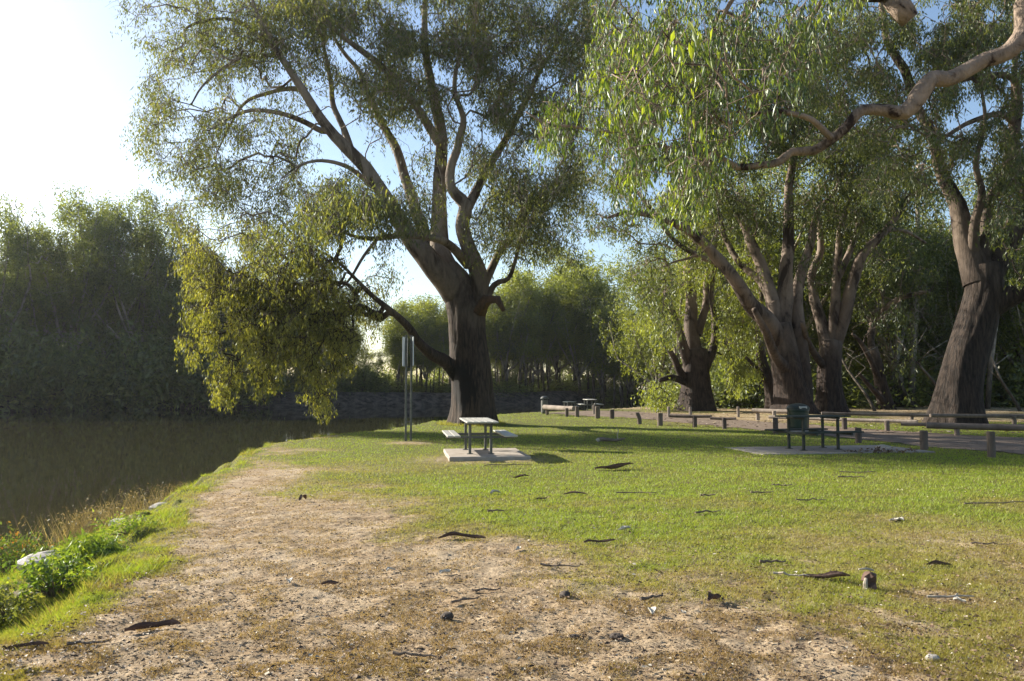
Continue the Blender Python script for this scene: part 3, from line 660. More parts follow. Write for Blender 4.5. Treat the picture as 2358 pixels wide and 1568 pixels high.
mid_tree('spreading_gum_tree', 'dark gum forking low into a wide fan of limbs right of the bin', 47, 1916,
 [(1918, 960, 30), (1914, 920, 27), (1910, 870, 26), (1911, 820, 25), (1914, 785, 24)],
 [([(1906, 800, 17), (1890, 740, 13), (1872, 680, 11), (1870, 620, 9), (1890, 570, 8), (1880, 500, 6), (1870, 430, 4)], 2),
  ([(1914, 790, 15), (1922, 710, 12), (1930, 640, 10), (1938, 570, 8), (1945, 490, 6), (1960, 400, 4)], -1),
  ([(1922, 790, 18), (1945, 730, 15), (1964, 660, 13), (1985, 595, 11), (2022, 550, 9), (2060, 500, 7), (2100, 440, 5), (2130, 370, 3)], -2),
  ([(1968, 650, 9), (2000, 560, 7), (2040, 530, 6), (2090, 540, 4), (2130, 560, 3)], 3),
  ([(1930, 640, 8), (1960, 560, 7), (1990, 470, 6), (2010, 380, 4)], 1),
  ([(1900, 850, 9), (1865, 800, 7), (1850, 740, 5)], -3)],
 [(1950, 400, 90, 70, .9), (2050, 400, 80, 70, .9), (1870, 480, 60, 60, .6), (2030, 510, 70, 40, .6), (2110, 480, 50, 60, .5), (1960, 520, 60, 40, .5), (1920, 300, 110, 80, .8), (2050, 300, 90, 60, .7), (2010, 590, 50, 40, .4), (1870, 620, 40, 50, .3)], 22, leaf='leaf_mid')
mid_tree('short_forked_gum_tree', 'stout short gum with white broken limbs at the end of the dirt road', 49, 1606,
 [(1607, 958, 38), (1606, 920, 34), (1604, 880, 31), (1603, 840, 29), (1602, 805, 26)],
 [([(1598, 815, 20), (1596, 750, 16), (1598, 690, 13), (1590, 620, 11), (1600, 550, 8), (1585, 480, 6), (1570, 420, 3)], 1),
  ([(1590, 850, 14), (1572, 800, 11), (1558, 745, 8), (1545, 690, 6), (1520, 640, 4)], -2),
  ([(1582, 880, 11), (1556, 850, 8), (1540, 815, 6), (1520, 780, 4)], -2),
  ([(1580, 880, 9), (1545, 868, 7), (1515, 872, 5)], -2),
  ([(1622, 850, 12), (1640, 800, 9), (1645, 740, 7), (1640, 680, 5), (1650, 600, 4)], 1),
  ([(1606, 770, 10), (1628, 700, 8), (1630, 620, 6), (1650, 540, 4), (1640, 480, 3)], 2)],
 [(1590, 600, 60, 60, .7), (1530, 640, 60, 50, .7), (1540, 700, 40, 70, .6), (1620, 520, 60, 60, .7), (1560, 480, 60, 60, .6), (1660, 620, 40, 60, .5), (1680, 700, 45, 60, .8), (1700, 780, 35, 90, .9), (1680, 860, 30, 60, .9), (1660, 930, 25, 20, .5), (1530, 910, 45, 30, 1.2), (1500, 730, 40, 40, .5)], 23, leaf='leaf_pale')
mid_tree('leaning_young_gum_tree', 'dark gum leaning left with crossing low limbs between two big trunks', 52, 2030,
 [(2045, 955, 16), (2038, 920, 14), (2028, 880, 13), (2020, 840, 12), (2010, 800, 10)],
 [([(2022, 850, 9), (2010, 780, 8), (2015, 720, 7), (2040, 660, 6), (2055, 600, 5), (2100, 560, 3)], 2), ([(2030, 890, 8), (2005, 830, 6), (1980, 790, 5), (1960, 770, 3)], -2), ([(2018, 740, 7), (2050, 700, 6), (2090, 680, 5), (2140, 665, 4)], -2),
  ([(2040, 930, 8), (2010, 900, 6), (1975, 860, 4)], -2)],
 [(2060, 600, 70, 60, .8), (2000, 680, 50, 50, .4), (2110, 640, 60, 50, .7), (2150, 720, 40, 40, .5), (2050, 740, 50, 40, .4), (2010, 600, 50, 40, .6), (2090, 820, 40, 40, .4)], 24, per=60)
mid_tree('stooping_gum_tree', 'thin dark gum bending left just behind the forked gum', 50, 1782,
 [(1784, 955, 15), (1778, 910, 13), (1768, 870, 12), (1755, 830, 11), (1748, 790, 9)],
 [([(1752, 810, 7), (1745, 750, 6), (1752, 690, 5), (1740, 620, 4), (1735, 560, 3)], 1), ([(1770, 880, 7), (1745, 850, 5), (1720, 820, 4)], -2)],
 [(1735, 620, 50, 60, .8), (1700, 700, 45, 60, .8), (1745, 740, 40, 60, .5), (1720, 840, 35, 50, .8), (1735, 560, 40, 30, .6)], 25, leaf='leaf_pale', per=62)

for (nm, B, rr_, lab) in (('trunk_grass', MB_, 1.15, 'longer grass around the foot of the big river gum'), ('trunk_grass', RB, 1.35, 'longer grass around the foot of the massive leaning trunk')):
    n = 3000; a = R.random(n)*6.283; q = rr_*(.75+.5*R.random(n)); xx = B[0]+np.cos(a)*q; yy = B[1]+np.sin(a)*q
    tag(blades(nm, xx, yy, .05+.16*R.random(n)*fbm(xx*3, yy*3), .005+.004*R.random(n), np.clip(.3+.5*R.random(n), 0, 1), .7, M['leaf_grass']), lab, 'grass', kind='stuff')

# ================================================================== background trees: a few kinds, copied
def proc_tree(root, seed, H_, kind, bark, leaf):
    rng = np.random.default_rng(seed); lean = rng.normal(size=2)*.05*H_
    if kind == 'round':   r0, fork, nl, spr, n, per, L, Wd, cs = H_*.020, .22, 8, .40, 300, 72, .28, .11, 1.0
    elif kind == 'slim':  r0, fork, nl, spr, n, per, L, Wd, cs = H_*.008, .42, 5, .15, 72, 74, .25, .09, .9
    else:                 r0, fork, nl, spr, n, per, L, Wd, cs = H_*.020, .25, 7, .38, 190, 74, .24, .085, .95
    tr = [(0, 0, -.3, r0*1.15)]
    for i in range(1, 6):
        t = i/5; tr.append((lean[0]*t*t+rng.normal()*.02*H_*t, lean[1]*t*t+rng.normal()*.02*H_*t, H_*(fork if kind != 'slim' else .8)*t, r0*(1-.35*t if kind != 'slim' else 1-.8*t)))
    H = [('trunk', np.array(tr))]; top = np.array(tr[-1][:3]); tips = []
    for k in range(nl):
        a = 2*PI*k/nl+rng.normal()*.5; s = spr*H_*(.45+.65*rng.random()); h = H_*(.62+.36*rng.random())
        if k == 0: s *= .2; h = H_*.95
        if kind == 'slim':
            zz = H_*(.35+.5*k/nl); st = np.array([lean[0]*(zz/H_)**2, lean[1]*(zz/H_)**2, zz]); h = min(H_*.97, zz+H_*.25)
        else: st = top-np.array([0, 0, .3+H_*.05*rng.random()])
        e = np.array([st[0]+math.cos(a)*s, st[1]+math.sin(a)*s, h]); mid_ = st*.5+e*.5+np.array([math.cos(a), math.sin(a), 0])*s*.12+rng.normal(size=3)*.03*H_
        rr = r0*(.5 if kind != 'slim' else .3)
        H.append(('limb', np.array([(*st, rr), (*(st*.75+mid_*.25), rr*.85), (*mid_, rr*.6), (*((mid_+e)/2), rr*.35), (*e, rr*.12)])))
        for t in (.35, .6, .8, 1.):
            q = (1-t)**2*st+2*t*(1-t)*mid_+t*t*e; tips.append((q, .5+.6*t))
    cl = []; lumps = [(q, s_) for q, s_ in tips]
    if kind == 'round':
        for i in range(14):
            a = rng.random()*2*PI; zz = .15+.75*rng.random(); rr_ = spr*H_*.8*math.sqrt(max(.15, 1-((zz-.42)/.6)**2))
            lumps.append((np.array([math.cos(a)*rr_, math.sin(a)*rr_, zz*H_]), .8))
    if kind == 'slim':
        for i in range(9): lumps.append((np.array([rng.normal()*.07*H_, rng.normal()*.07*H_, H_*(.40+.56*rng.random())]), .75))
    wts = rng.random(len(lumps))+.4; wts /= wts.sum(); pick = rng.choice(len(lumps), n, p=wts)
    for i in range(n):
        q, s_ = lumps[pick[i]]; o = rng.normal(size=3); o /= np.linalg.norm(o)+.3
        p = q+o*np.array([1, 1, .75])*H_*(.10 if kind != 'slim' else .055)*s_*1.15
        p[2] = min(max(p[2], H_*.08), H_*1.0); cl.append((*p, .7+.6*rng.random()))
    cl = np.array(cl)
    build_tree(root, H, cl, rng, bark, [dict(name='crown', cl=cl, size=cs, per=per, L=L, Wd=Wd, mat=leaf, hang=.55, spread=.42)], step=.8, tip=.02, twiglets=0, trunk_sides=14, ridge=.08, flare=.3)
PROTO = {}
def copy_tree(src, loc, rz, sc, label, cat, group):
    r = src.copy(); C.objects.link(r); r.location = loc; r.rotation_euler = (0, 0, rz); r.scale = sc
    for c in src.children:
        d = c.copy(); C.objects.link(d); d.parent = r
    tag(r, label, cat, group); return r
def place(kind, var, name, x, y, h, rz, label, group, wide=1.):
    key = (kind, var, name)
    H0 = {'round': 18., 'slim': 13., 'open': 15.}[kind]
    loc = (x, y, tz(x, y)-.1); s = h/H0; sc = (s*wide, s*wide, s)
    if key not in PROTO:
        base = next((v for k_, v in PROTO.items() if k_[:2] == key[:2]), None)
        if base is None:
            r = empty(name, loc, label, 'tree', group); proc_tree(r, hash_(kind)+var*13, H0, kind, M['bark_far'], M['leaf_far'] if kind == 'round' else (M['leaf_mid'] if (var % 2 and kind != 'slim') else M['leaf_pale']))
            r.rotation_euler = (0, 0, rz); r.scale = sc; PROTO[key] = r; return r
        PROTO[key] = base
    r = copy_tree(PROTO[key], loc, rz, sc, label, 'tree', group); r.name = name; return r
def hash_(s): return sum(ord(c)*(i+1) for i, c in enumerate(s))
rb = np.random.default_rng(31)
# far bank, left: (px of trunk, distance behind the shore, height, label)
GL = 'shaded trees along the far river bank'
LEFT = [(-260, 62, 17, None), (-150, 66, 18, None), (-60, 70, 18.5, 'far-bank gum cut by the left edge of the view'), (15, 76, 18.8, 'tall far-bank gum with flat top near the left edge'), (70, 80, 18.2, 'far-bank gum just left of the skyline dip'), (112, 86, 16.6, 'lower far-bank gum in the skyline dip'), (178, 82, 19.8, 'tall rounded far-bank gum right of the skyline dip'),
 (232, 86, 20.5, 'far-bank gum with twin rounded tops'), (296, 84, 19.6, 'far-bank gum left of the tallest one'), (345, 86, 21.5, 'tallest far-bank gum beside the open sky'), (392, 90, 16.5, 'lower far-bank gum stepping down to the open sky'), (452, 93, 16, 'far-bank gum just left of the drooping branches'), (520, 96, 14.5, None), (590, 99, 14, None), (655, 99, 13.5, None), (720, 101, 13, None), (775, 102, 7, None)]
def yline(px):  # depth of the far shore at a column
    best = None
    for D_ in np.arange(55, 125, 1.):
        x = W(px, 885, D_)[0]
        d = river_sd(np.array([x]), np.array([D_]))
        if not d[2][0] and d[1][0] < -1.5: return D_
    return 110.
for i, (px, D_, h, lab) in enumerate(LEFT):
    Dd = yline(px)+2+rb.random()*2; x = W(px, 885, Dd)[0]; h = h*Dd/84.
    place('round', i % 3, 'far_bank_tree', x, Dd, h, rb.random()*6.28, lab or 'dark rounded gum on the far bank behind the drooping branches', GL, .88)
for i in range(22):
    px = -300+i*54+rb.normal()*12; Dd = yline(px)+9+rb.random()*6; x = W(px, 885, Dd)[0]
    place('round', (i+1) % 3, 'far_bank_tree', x, Dd, (13. if px < 440 else (11.5 if px < 690 else 5.5))*Dd/84+rb.normal()*.8, rb.random()*6.28, 'second-row gum mostly hidden by the far bank trees', 'second row of far bank trees', 1.2)
# low scrub along the far shore
def scrub_mesh(seed):
    rng = np.random.default_rng(seed); n = 26
    cl = np.c_[rng.normal(size=n)*1.0, rng.normal(size=n)*.8, .3+abs(rng.normal(size=n))*.9, .7+.5*rng.random(n)]; return cl, rng
SC = []
for i in range(120):
    px = -260+(i % 60)*19+rb.normal()*8; Dd = yline(px)-(1.2+rb.random()*2.2 if px < 560 else -1.0-rb.random()*2); x = W(px, 885, Dd)[0]
    if not SC or len(SC) < 3:
        cl, rng = scrub_mesh(60+i); r = empty('shore_bush', (x, Dd, tz(x, Dd)), 'low dark bush at the foot of the far bank trees', 'bush', 'bushes along the far shore')
        leaves('foliage', cl, 1.2, 70, .28, .1, M['leaf_far'], r, rng, hang=.3)
        ts = TubeSet()
        for q in cl[:9]: ts.add(np.array([(0, 0, -.2), (q[0]*.4, q[1]*.4, q[2]*.6), q[:3]]), np.array([.06, .04, .015]), 5)
        ts.build('stems', M['bark_far'], r); SC.append(r)
    else:
        s = (.8+1.2*rb.random()**2)*(1.3 if px < 560 else .9); copy_tree(SC[i % 3], (x, Dd, tz(x, Dd)), rb.random()*6.28, (s, s, s*1.1), 'low dark bush at the foot of the far bank trees', 'bush', 'bushes along the far shore')
# grove across the river in the middle
GG = 'slender trees of the dense grove across the river'
for i in range(92):
    px = 800+R.random()*720; Dd = max(yline(px), 100)+2+abs(R.normal())*9; x = W(px, 885, Dd)[0]
    top = np.interp(px, [800, 950, 1030, 1150, 1250, 1350, 1450, 1520], [745, 735, 715, 690, 650, 625, 655, 690])+R.normal()*34+6
    h0 = R.random(); top += (h0-.6)*26
    if 805 < px < 912: top = 868
    h = (885-top)/F*Dd+1.2
    place('slim', i % 4, 'grove_sapling', x, Dd, h, R.random()*6.28, 'slender thin-trunked gum crowded into the grove across the river', GG, 1.25)
for i, (px, h) in enumerate([(925, 6), (1165, 12.5), (1225, 11), (1280, 13.5), (1335, 11.2), (1385, 14), (1455, 12.), (980, 9.5), (1040, 10)]):
    Dd = max(yline(px), 100)+4; x = W(px, 885, Dd)[0]
    place('open', i % 2, 'grove_tree', x, Dd, h*1.15, R.random()*6.28, 'leafy fuller gum standing among the slender grove trees', 'fuller trees of the grove across the river', .9)
for i in range(17):
    px = 975+i*34; Dd = max(yline(px), 100)+24+R.random()*8; x = W(px, 885, Dd)[0]
    place('round', i % 3, 'grove_back_tree', x, Dd, (8.5 if px < 1000 else 9.5+R.normal()*1.2)*Dd/100, R.random()*6.28, 'gum at the dim back of the grove', 'trees at the back of the grove', .95)
for i in range(48):
    px = 800+i*15+R.normal()*5; Dd = max(yline(px), 100)+(0 if i % 3 == 0 else 16)+R.random()*6; x = W(px, 885, Dd)[0]; s = .9+.8*R.random()
    copy_tree(SC[i % 3], (x, Dd, tz(x, Dd)), R.random()*6.28, (s*1.1, s*1.1, s*(.45 if i % 3 == 0 else 1.)), 'small bush among the trunks of the grove across the river', 'bush', 'bushes among the grove trunks')
# woods on the right
GW = 'trees of the woods beyond the road'
spots = []
for i in range(96):
    for _ in range(30):
        Dd = 56+75*R.random()**1.2; px = 1500+R.random()*1150; x = W(px, 885, Dd)[0]
        if all(math.hypot(x-a, Dd-b) > 3.2 for a, b in spots) and river_sd(np.array([x]), np.array([Dd]))[0][0] < -3: break
    spots.append((x, Dd)); k = ['slim', 'open', 'open', 'slim', 'round'][i % 5] if Dd < 85 else ['open', 'round'][i % 2]
    h = {'slim': 11, 'open': 13, 'round': 15}[k]*(.8+.4*R.random())*(1+(Dd-56)/150)
    lab = {'slim': 'thin pale-trunked gum in the woods beyond the road', 'open': 'open-crowned gum in the woods beyond the road', 'round': 'bushy gum deep in the woods beyond the road'}[k]
    place(k, int(R.integers(0, 3 if k == 'round' else (4 if k == 'slim' else 2))), {'slim': 'slender_gum_tree', 'open': 'woodland_gum_tree', 'round': 'bushy_gum_tree'}[k], x, Dd, h, R.random()*6.28, lab, GW+' ('+k+')', 1.)
for i, (px, D_, h) in enumerate([(1575, 62, 15), (1720, 60, 19), (1800, 68, 23), (1935, 70, 18), (2165, 62, 13), (2400, 64, 22), (1500, 78, 15), (1630, 80, 19), (2500, 58, 22), (1850, 84, 24), (2270, 70, 21)]):
    x = W(px, 885, D_)[0]; place('open', i % 3, 'tall_gum_tree', x, D_, h, R.random()*6.28, 'tall spreading gum rising behind the big trunks', 'tall gums behind the big trunks', .85)
# understorey bushes
for i in range(60):
    Dd = 54+45*R.random(); px = 1480+R.random()*1000; x = W(px, 885, Dd)[0]; s = .7+.9*R.random()
    if river_sd(np.array([x]), np.array([Dd]))[0][0] > -2: continue
    copy_tree(SC[i % 3], (x, Dd, tz(x, Dd)), R.random()*6.28, (s*1.3, s*1.3, s*1.1), 'scrubby understorey bush in the woods beyond the road', 'bush', 'understorey bushes in the right woods')
# fallen / leaning pale stems in the woods
for i, (a, b, D_, r, lab) in enumerate([((2165, 905), (2085, 800), 50, 4, 'pale leaning stem crossing left of the massive trunk'), ((1968, 870), (1935, 815), 50, 4, 'short pale leaning stem right of the spreading gum'), ((2340, 930), (2290, 835), 48, 4, 'pale stem leaning left at the far right edge'), ((2110, 945), (2060, 850), 54, 5, 'pale forked stem leaning in the middle of the right woods'), ((2275, 930), (2300, 700), 52, 6, 'upright pale stem right of the massive trunk'), ((2100, 945), (2108, 640), 56, 9, 'straight tall dark trunk in the gap of the right woods'), ((2054, 900), (2060, 690), 58, 6, 'straight tall pale trunk in the gap of the right woods')]):
    p0 = np.array(W(a[0], a[1], D_)); p1 = np.array(W(b[0], b[1], D_+1)); dirn = p1-p0; p0 = p0-dirn*max(0, (p0[2]-tz(p0[0], p0[1])+.1)/dirn[2]); p1 = p1+dirn*(.3 if i < 4 else 1.)
    r_ = r/F*D_; m = MB(); pts = [tuple((p1-p0)*t+np.array([math.sin(t*5+i)*.25*t*(1-t)*4, 0, 0])*.6) for t in np.linspace(0, 1, 9)]
    m.tube(pts, [r_*(1-.55*t) for t in np.linspace(0, 1, 9)], 10, i, .12); 
    for q in range(3):
        b0 = Vector(pts[4+q]); m.tube([b0, b0+Vector((R.normal()*.5, R.normal()*.3, .7)), b0+Vector((R.normal()*1.2, R.normal()*.5, 1.6))], [r_*.35, r_*.25, .02], 6, q, .1)
    o = m.build('bare_tree_stem', M['bark_far'], None, True, tuple(p0)); tag(o, lab, 'tree trunk')

# ================================================================== furniture materials
M['slat'] = simple('slat_metal', (.34, .33, .29), (.50, .48, .43), 6, .45, .15, (1, 12, 1), .25)
M['steel_dark'] = simple('painted_steel', (.075, .08, .07), (.12, .12, .105), 9, .55, .2)
M['steel_green'] = simple('green_painted_steel', (.018, .026, .02), (.034, .042, .034), 9, .5, .2)
M['concrete'] = simple('concrete', (.26, .22, .18), (.38, .33, .28), 5, .9, .5)
M['concrete_old'] = simple('old_concrete', (.22, .19, .16), (.32, .28, .24), 5, .9, .5)
M['log'] = simple('weathered_log', (.08, .062, .05), (.17, .135, .11), 4, .9, .8, (1, 1, .25), dist=.02)
M['log_pale'] = simple('pale_log', (.16, .13, .105), (.30, .25, .205), 4, .9, .7, (1, 1, .3), dist=.02)
M['log_dark'] = simple('dark_stained_log', (.05, .04, .035), (.12, .09, .075), 4, .9, .7, (1, 1, .3), dist=.02)
M['sign_white'] = simple('sign_panel', (.55, .56, .56), (.70, .71, .71), 3, .4, .05)
M['galv'] = simple('galvanised_steel', (.07, .075, .068), (.13, .135, .12), 12, .45, .1, metal=.5)
M['bin'] = simple('green_plastic', (.008, .024, .014), (.014, .036, .022), 5, .42, .1, spec=.5)
M['rubber'] = simple('black_rubber', (.015, .015, .015), (.03, .03, .03), 9, .8, .2)

def picnic_table(loc, rz, label, mt, ml, L=2.2, Wt=.70, top=.74, seat=.42, sx=.78, leg_dx=.235, leg_dy=.58, z0=0., cross=True):
    t = empty('picnic_table', loc, label, 'picnic table', None, rz)
    for i in range(5):
        w = Wt/5; m = MB(); m.box(-Wt/2+i*w+.006, -Wt/2+(i+1)*w-.006, -L/2, L/2, top-.035, top, .006); m.build('table_board', mt, t)
    for s in (-1, 1):
        for i in range(2):
            m = MB(); c = s*(sx-.075+i*.15); m.box(c-.069, c+.069, -L/2, L/2, seat-.035, seat, .006); m.build('seat_board', mt, t)
    for sy in (-1, 1):
        for s in (-1, 1):
            m = MB(); m.box(s*leg_dx-.03, s*leg_dx+.03, sy*leg_dy-.03, sy*leg_dy+.03, .004, top-.085, .008); lg = m.build('leg', ml, t)
            m = MB(); m.box(s*leg_dx-.065, s*leg_dx+.065, sy*leg_dy-.065, sy*leg_dy+.065, .0, .010); m.build('foot_plate', ml, lg)
        m = MB(); m.box(-sx-.14, sx+.14, sy*leg_dy-.028, sy*leg_dy+.028, seat-.088, seat-.037, .005); m.build('seat_bearer', ml, t)
        m = MB(); m.box(-Wt/2+.02, Wt/2-.02, sy*leg_dy-.025, sy*leg_dy+.025, top-.083, top-.037, .005); m.build('top_bearer', ml, t)
    return t
def slab(loc, rz, sx, sy, h, label, mat):
    rr = np.random.default_rng(int(sx*100)); m = MB(); n = 9; ring = []
    for x0, y0, x1, y1 in ((-1, -1, 1, -1), (1, -1, 1, 1), (1, 1, -1, 1), (-1, 1, -1, -1)):
        for i in range(n): ring.append(((x0+(x1-x0)*i/n)*sx/2+rr.normal()*.006, (y0+(y1-y0)*i/n)*sy/2+rr.normal()*.006))
    N = len(ring); v = [(x*k, y*k, z) for z, k in ((-.12, 1.), (h-.02, 1.), (h, .985)) for x, y in ring]
    m.add(v, [(j*N+i, j*N+(i+1) % N, (j+1)*N+(i+1) % N, (j+1)*N+i) for j in range(2) for i in range(N)]+[tuple(2*N+i for i in range(N))])
    o = m.build('concrete_slab', mat, None, False, loc); o.rotation_euler = (0, 0, rz); return tag(o, label, 'concrete slab')
# left picnic table on its slab
px0, py0 = -.78, 18.5; rz = math.radians(8); zt = tz(px0, py0)
slab((-.62, 18.35, zt), rz, 1.75, 2.25, .085, 'raised pale concrete slab under the sunlit picnic table', M['concrete'])
picnic_table((px0, py0, zt+.087), rz, 'sunlit picnic table with pale slatted top and two bench seats on a raised slab', M['slat'], M['steel_dark'], top=.73, seat=.43, sx=.62)
# right picnic table
x, y = 7.22, 19.35; zt = tz(x, y)
slab((7.5, 19.3, zt), math.radians(-80), 2.0, 4.3, .03, 'flat grey concrete slab under the shaded dark picnic table', M['concrete_old'])
picnic_table((x, y, zt+.032), math.radians(-72), 'shaded dark green picnic table standing in front of the green bin', M['steel_green'], M['steel_green'], L=1.65, top=.80, seat=.45, sx=.62, leg_dx=.27, leg_dy=.49)
# far picnic tables by the end of the road
for (pxx, D_, rz_, lab, mt) in ((1358, 49, .1, 'far small picnic table with a pale top beside the log barrier', M['slat']), (1312, 50, .15, 'far dark picnic table just behind the pale log rail', M['steel_green'])):
    x = W(pxx, 900, D_)[0]; picnic_table((x, D_, tz(x, D_)+.03), rz_, lab, mt, M['steel_dark'], L=1.5, Wt=.6, top=.66, seat=.38, sx=.55, leg_dy=.45)

# ---- green bin
D_ = 26.9; x = W(1838, 960, D_)[0]; zt = tz(x, D_)
slab((x+.15, D_, zt), .1, 1.5, 1.1, .06, 'small square concrete pad under the green bin', M['concrete_old'])
b = empty('rubbish_bin', (x, D_, zt+.06), 'green rubbish bin with a dark domed lid on a small pad behind the shaded table', 'bin', None, .2)
m = MB(); m.tube([(0, 0, .05), (0, 0, .1), (0, 0, .3), (0, 0, .62), (0, 0, .66), (0, 0, .69)], [.27, .30, .315, .335, .355, .35], 32); m.build('bin_body', M['bin'], b, False)
m = MB(); m.tube([(0, 0, 0), (0, 0, .05)], [.22, .24], 24); m.build('bin_base', M['steel_dark'], b)
m = MB(); m.tube([(0, 0, .692), (0, 0, .74), (0, 0, .80), (0, 0, .86), (0, 0, .89)], [.375, .37, .33, .22, .07], 32); ld = m.build('lid', M['steel_green'], b)
m = MB(); m.box(-.15, .12, -.36, -.29, .72, .80, .01); m.build('lid_flap', M['slat'], ld)
for s in (-1, 1):
    m = MB(); m.tube([(s*.36, 0, .05), (s*.385, 0, .4), (s*.375, 0, .72)], .02, 8); m.build('side_bracket', M['steel_green'], b)
# ---- far bin by the river side end of the fence
D_ = 43.5; x = W(1254, 930, D_)[0]; zt = tz(x, D_)
b = empty('bin_post', (x, D_, zt), 'grey far bin with a capped top at the left end of the log barrier', 'bin')
m = MB(); m.tube([(0, 0, 0), (0, 0, .1), (0, 0, .72)], [.16, .19, .19], 16); m.build('bin_body', M['steel_dark'], b)
m = MB(); m.tube([(0, 0, .80), (0, 0, .84), (0, 0, .93), (0, 0, .95)], [.23, .23, .15, .05], 16); m.build('lid', M['galv'], b)
for a in range(3):
    m = MB(); m.tube([(math.cos(a*2.1)*.15, math.sin(a*2.1)*.15, .70), (math.cos(a*2.1)*.15, math.sin(a*2.1)*.15, .81)], .012, 6); m.build('lid_support', M['galv'], b)

# ---- tall double-post sign seen edge on
x, y = G(939, 1021, 0); zt = tz(x, y); s = empty('park_sign', (x, y, zt), 'tall sign on two thin steel posts seen edge-on by the water', 'sign')
for (dx, dy) in ((-.058, 0), (.062, .16)):
    m = MB(); m.box(dx-.026, dx+.026, dy-.026, dy+.026, -.1, 2.86, .006); p = m.build('post', M['galv'], s)
    m = MB(); m.box(dx-.03, dx+.03, dy-.03, dy+.03, 2.862, 2.885, .006); m.build('post_cap', M['steel_dark'], p)
def panel(nm, cx_, cy_, z0, z1, wid, ang, mat):
    m = MB(); m.box(-.011, .011, -wid/2, wid/2, z0, z1, .003); o = m.build(nm, mat, s, False, (cx_, cy_, 0)); o.rotation_euler = (0, 0, ang); return o
for (cx_, cy_, z0, z1) in ((-.098, .03, 2.03, 2.83), (.103, .13, 2.05, 2.84)):
    p = panel('sign_panel', cx_, cy_, z0, z1, .46, math.radians(-7 if cx_ < 0 else 11), M['sign_white'])
    for k in (.2, .6):
        m = MB(); xx = (.03 if cx_ < 0 else -.03)+cx_; m.box(xx-.016, xx+.016, cy_-.05, cy_+.05, z0+k-.02, z0+k+.02, .004); m.build('panel_clamp', M['steel_dark'], s)
m = MB(); m.box(-.03, .034, .05, .11, .50, .53, .004); m.build('spacer_bar', M['galv'], s)
m = MB(); m.box(-.03, .034, .05, .11, 2.0, 2.03, .004); m.build('spacer_bar', M['galv'], s)

# ---- log barriers: short posts, some carrying a log rail
def post_mesh(m, x, y, h, r, lean=(0, 0), seed=0, z=None):
    z0 = tz(x, y) if z is None else z
    m.tube([(x, y, z0-.2), (x+lean[0]*.3, y+lean[1]*.3, z0+h*.5), (x+lean[0], y+lean[1], z0+h-.02), (x+lean[0], y+lean[1], z0+h)], [r, r, r*.97, r*.86], 12, seed, .10)
def bollard(px, pyb, h, r, label, mat='log', lean=(0, 0), grp='bollards of the log barrier'):
    x, y = G(px, pyb); m = MB(); post_mesh(m, 0, 0, h, r, lean, int(px), z=0.); o = m.build('timber_bollard', M[mat], None, False, (x, y, tz(x, y))); return tag(o, label, 'bollard', grp)
def rail_fence(label, posts, rail, r_rail=.085, h=.55, r=.09, mat='log', rail_mat=None, over=True):
    """posts: [(x,y)], rail: ((x,y),(x,y)) ends"""
    x0, y0 = posts[0]; b = empty('log_rail_barrier', (x0, y0, tz(x0, y0)), label, 'log barrier', 'low log rail barriers along the road')
    zb = tz(x0, y0)
    for i, (x, y) in enumerate(posts):
        m = MB(); post_mesh(m, x-x0, y-y0, h, r, (0, 0), i+int(abs(x)*7), z=tz(x, y)-zb); m.build('post', M[mat], b)
    (ax_, ay_), (bx_, by_) = rail; za = tz(ax_, ay_)+h-.02-zb; zb2 = tz(bx_, by_)+h-.02-zb; m = MB()
    if over: za += r_rail; zb2 += r_rail
    n = 9; pts = [(ax_-x0+(bx_-ax_)*t, ay_-y0+(by_-ay_)*t, za+(zb2-za)*t-.015*math.sin(t*PI)) for t in np.linspace(0, 1, n)]
    m.tube(pts, [r_rail*(1.05-.12*t) for t in np.linspace(0, 1, n)], 14, int(ax_*10), .07); m.build('rail', M[rail_mat or mat], b); return b
def gx_(px, pyb): return G(px, pyb)
p1 = gx_(2283, 1052); rail_fence('near log rail on a tall round post cut off by the right edge', [p1, (p1[0]+2.6, p1[1]-.5)], ((p1[0]-.95, p1[1]+.9), (p1[0]+3.0, p1[1]-.6)), .07, .58, .085)
bollard(2128, 1037, .47, .095, 'thick short bollard near the left end of the near log rail')
bollard(1977, 1019, .42, .085, 'dark bollard between the shaded picnic table and the thick short bollard', 'log_dark')
bollard(1786, 1000, .52, .085, 'bollard just left of the shaded picnic table', 'log_dark')
pa = gx_(1600, 983); rail_fence('dark crossbar rail on one post at the near road edge, left one of two', [pa], ((pa[0]-.85, pa[1]+.5), (pa[0]+.55, pa[1]-.35)), .06, .44, .085, 'log_dark', over=False)
pa = gx_(1668, 987); rail_fence('dark crossbar rail on one post at the near road edge, right one of two', [pa], ((pa[0]-.42, pa[1]+.3), (pa[0]+.35, pa[1]-.25)), .05, .40, .08, 'log_dark', over=False)
bollard(1520, 979, .50, .11, 'stout bollard left of the dark crossbar rails')
bollard(1474, 975, .48, .09, 'leaning bollard beside the stout one at the road edge', lean=(-.12, 0))
bollard(1409, 966, .42, .11, 'fourth bollard from the far pale log rail', 'log_dark')
bollard(1376, 965, .56, .12, 'tall bollard in front of the far pale-topped table')
bollard(1329, 961, .52, .10, 'bollard just right of the far pale log rail')
pa = gx_(1260, 956); pb = gx_(1305, 960); rail_fence('far bright pale log rail near the far bin', [pa, pb], ((pa[0]-.15, pa[1]), (pb[0]+.35, pb[1]-.1)), .13, .42, .09, 'log', 'log_pale', over=False)
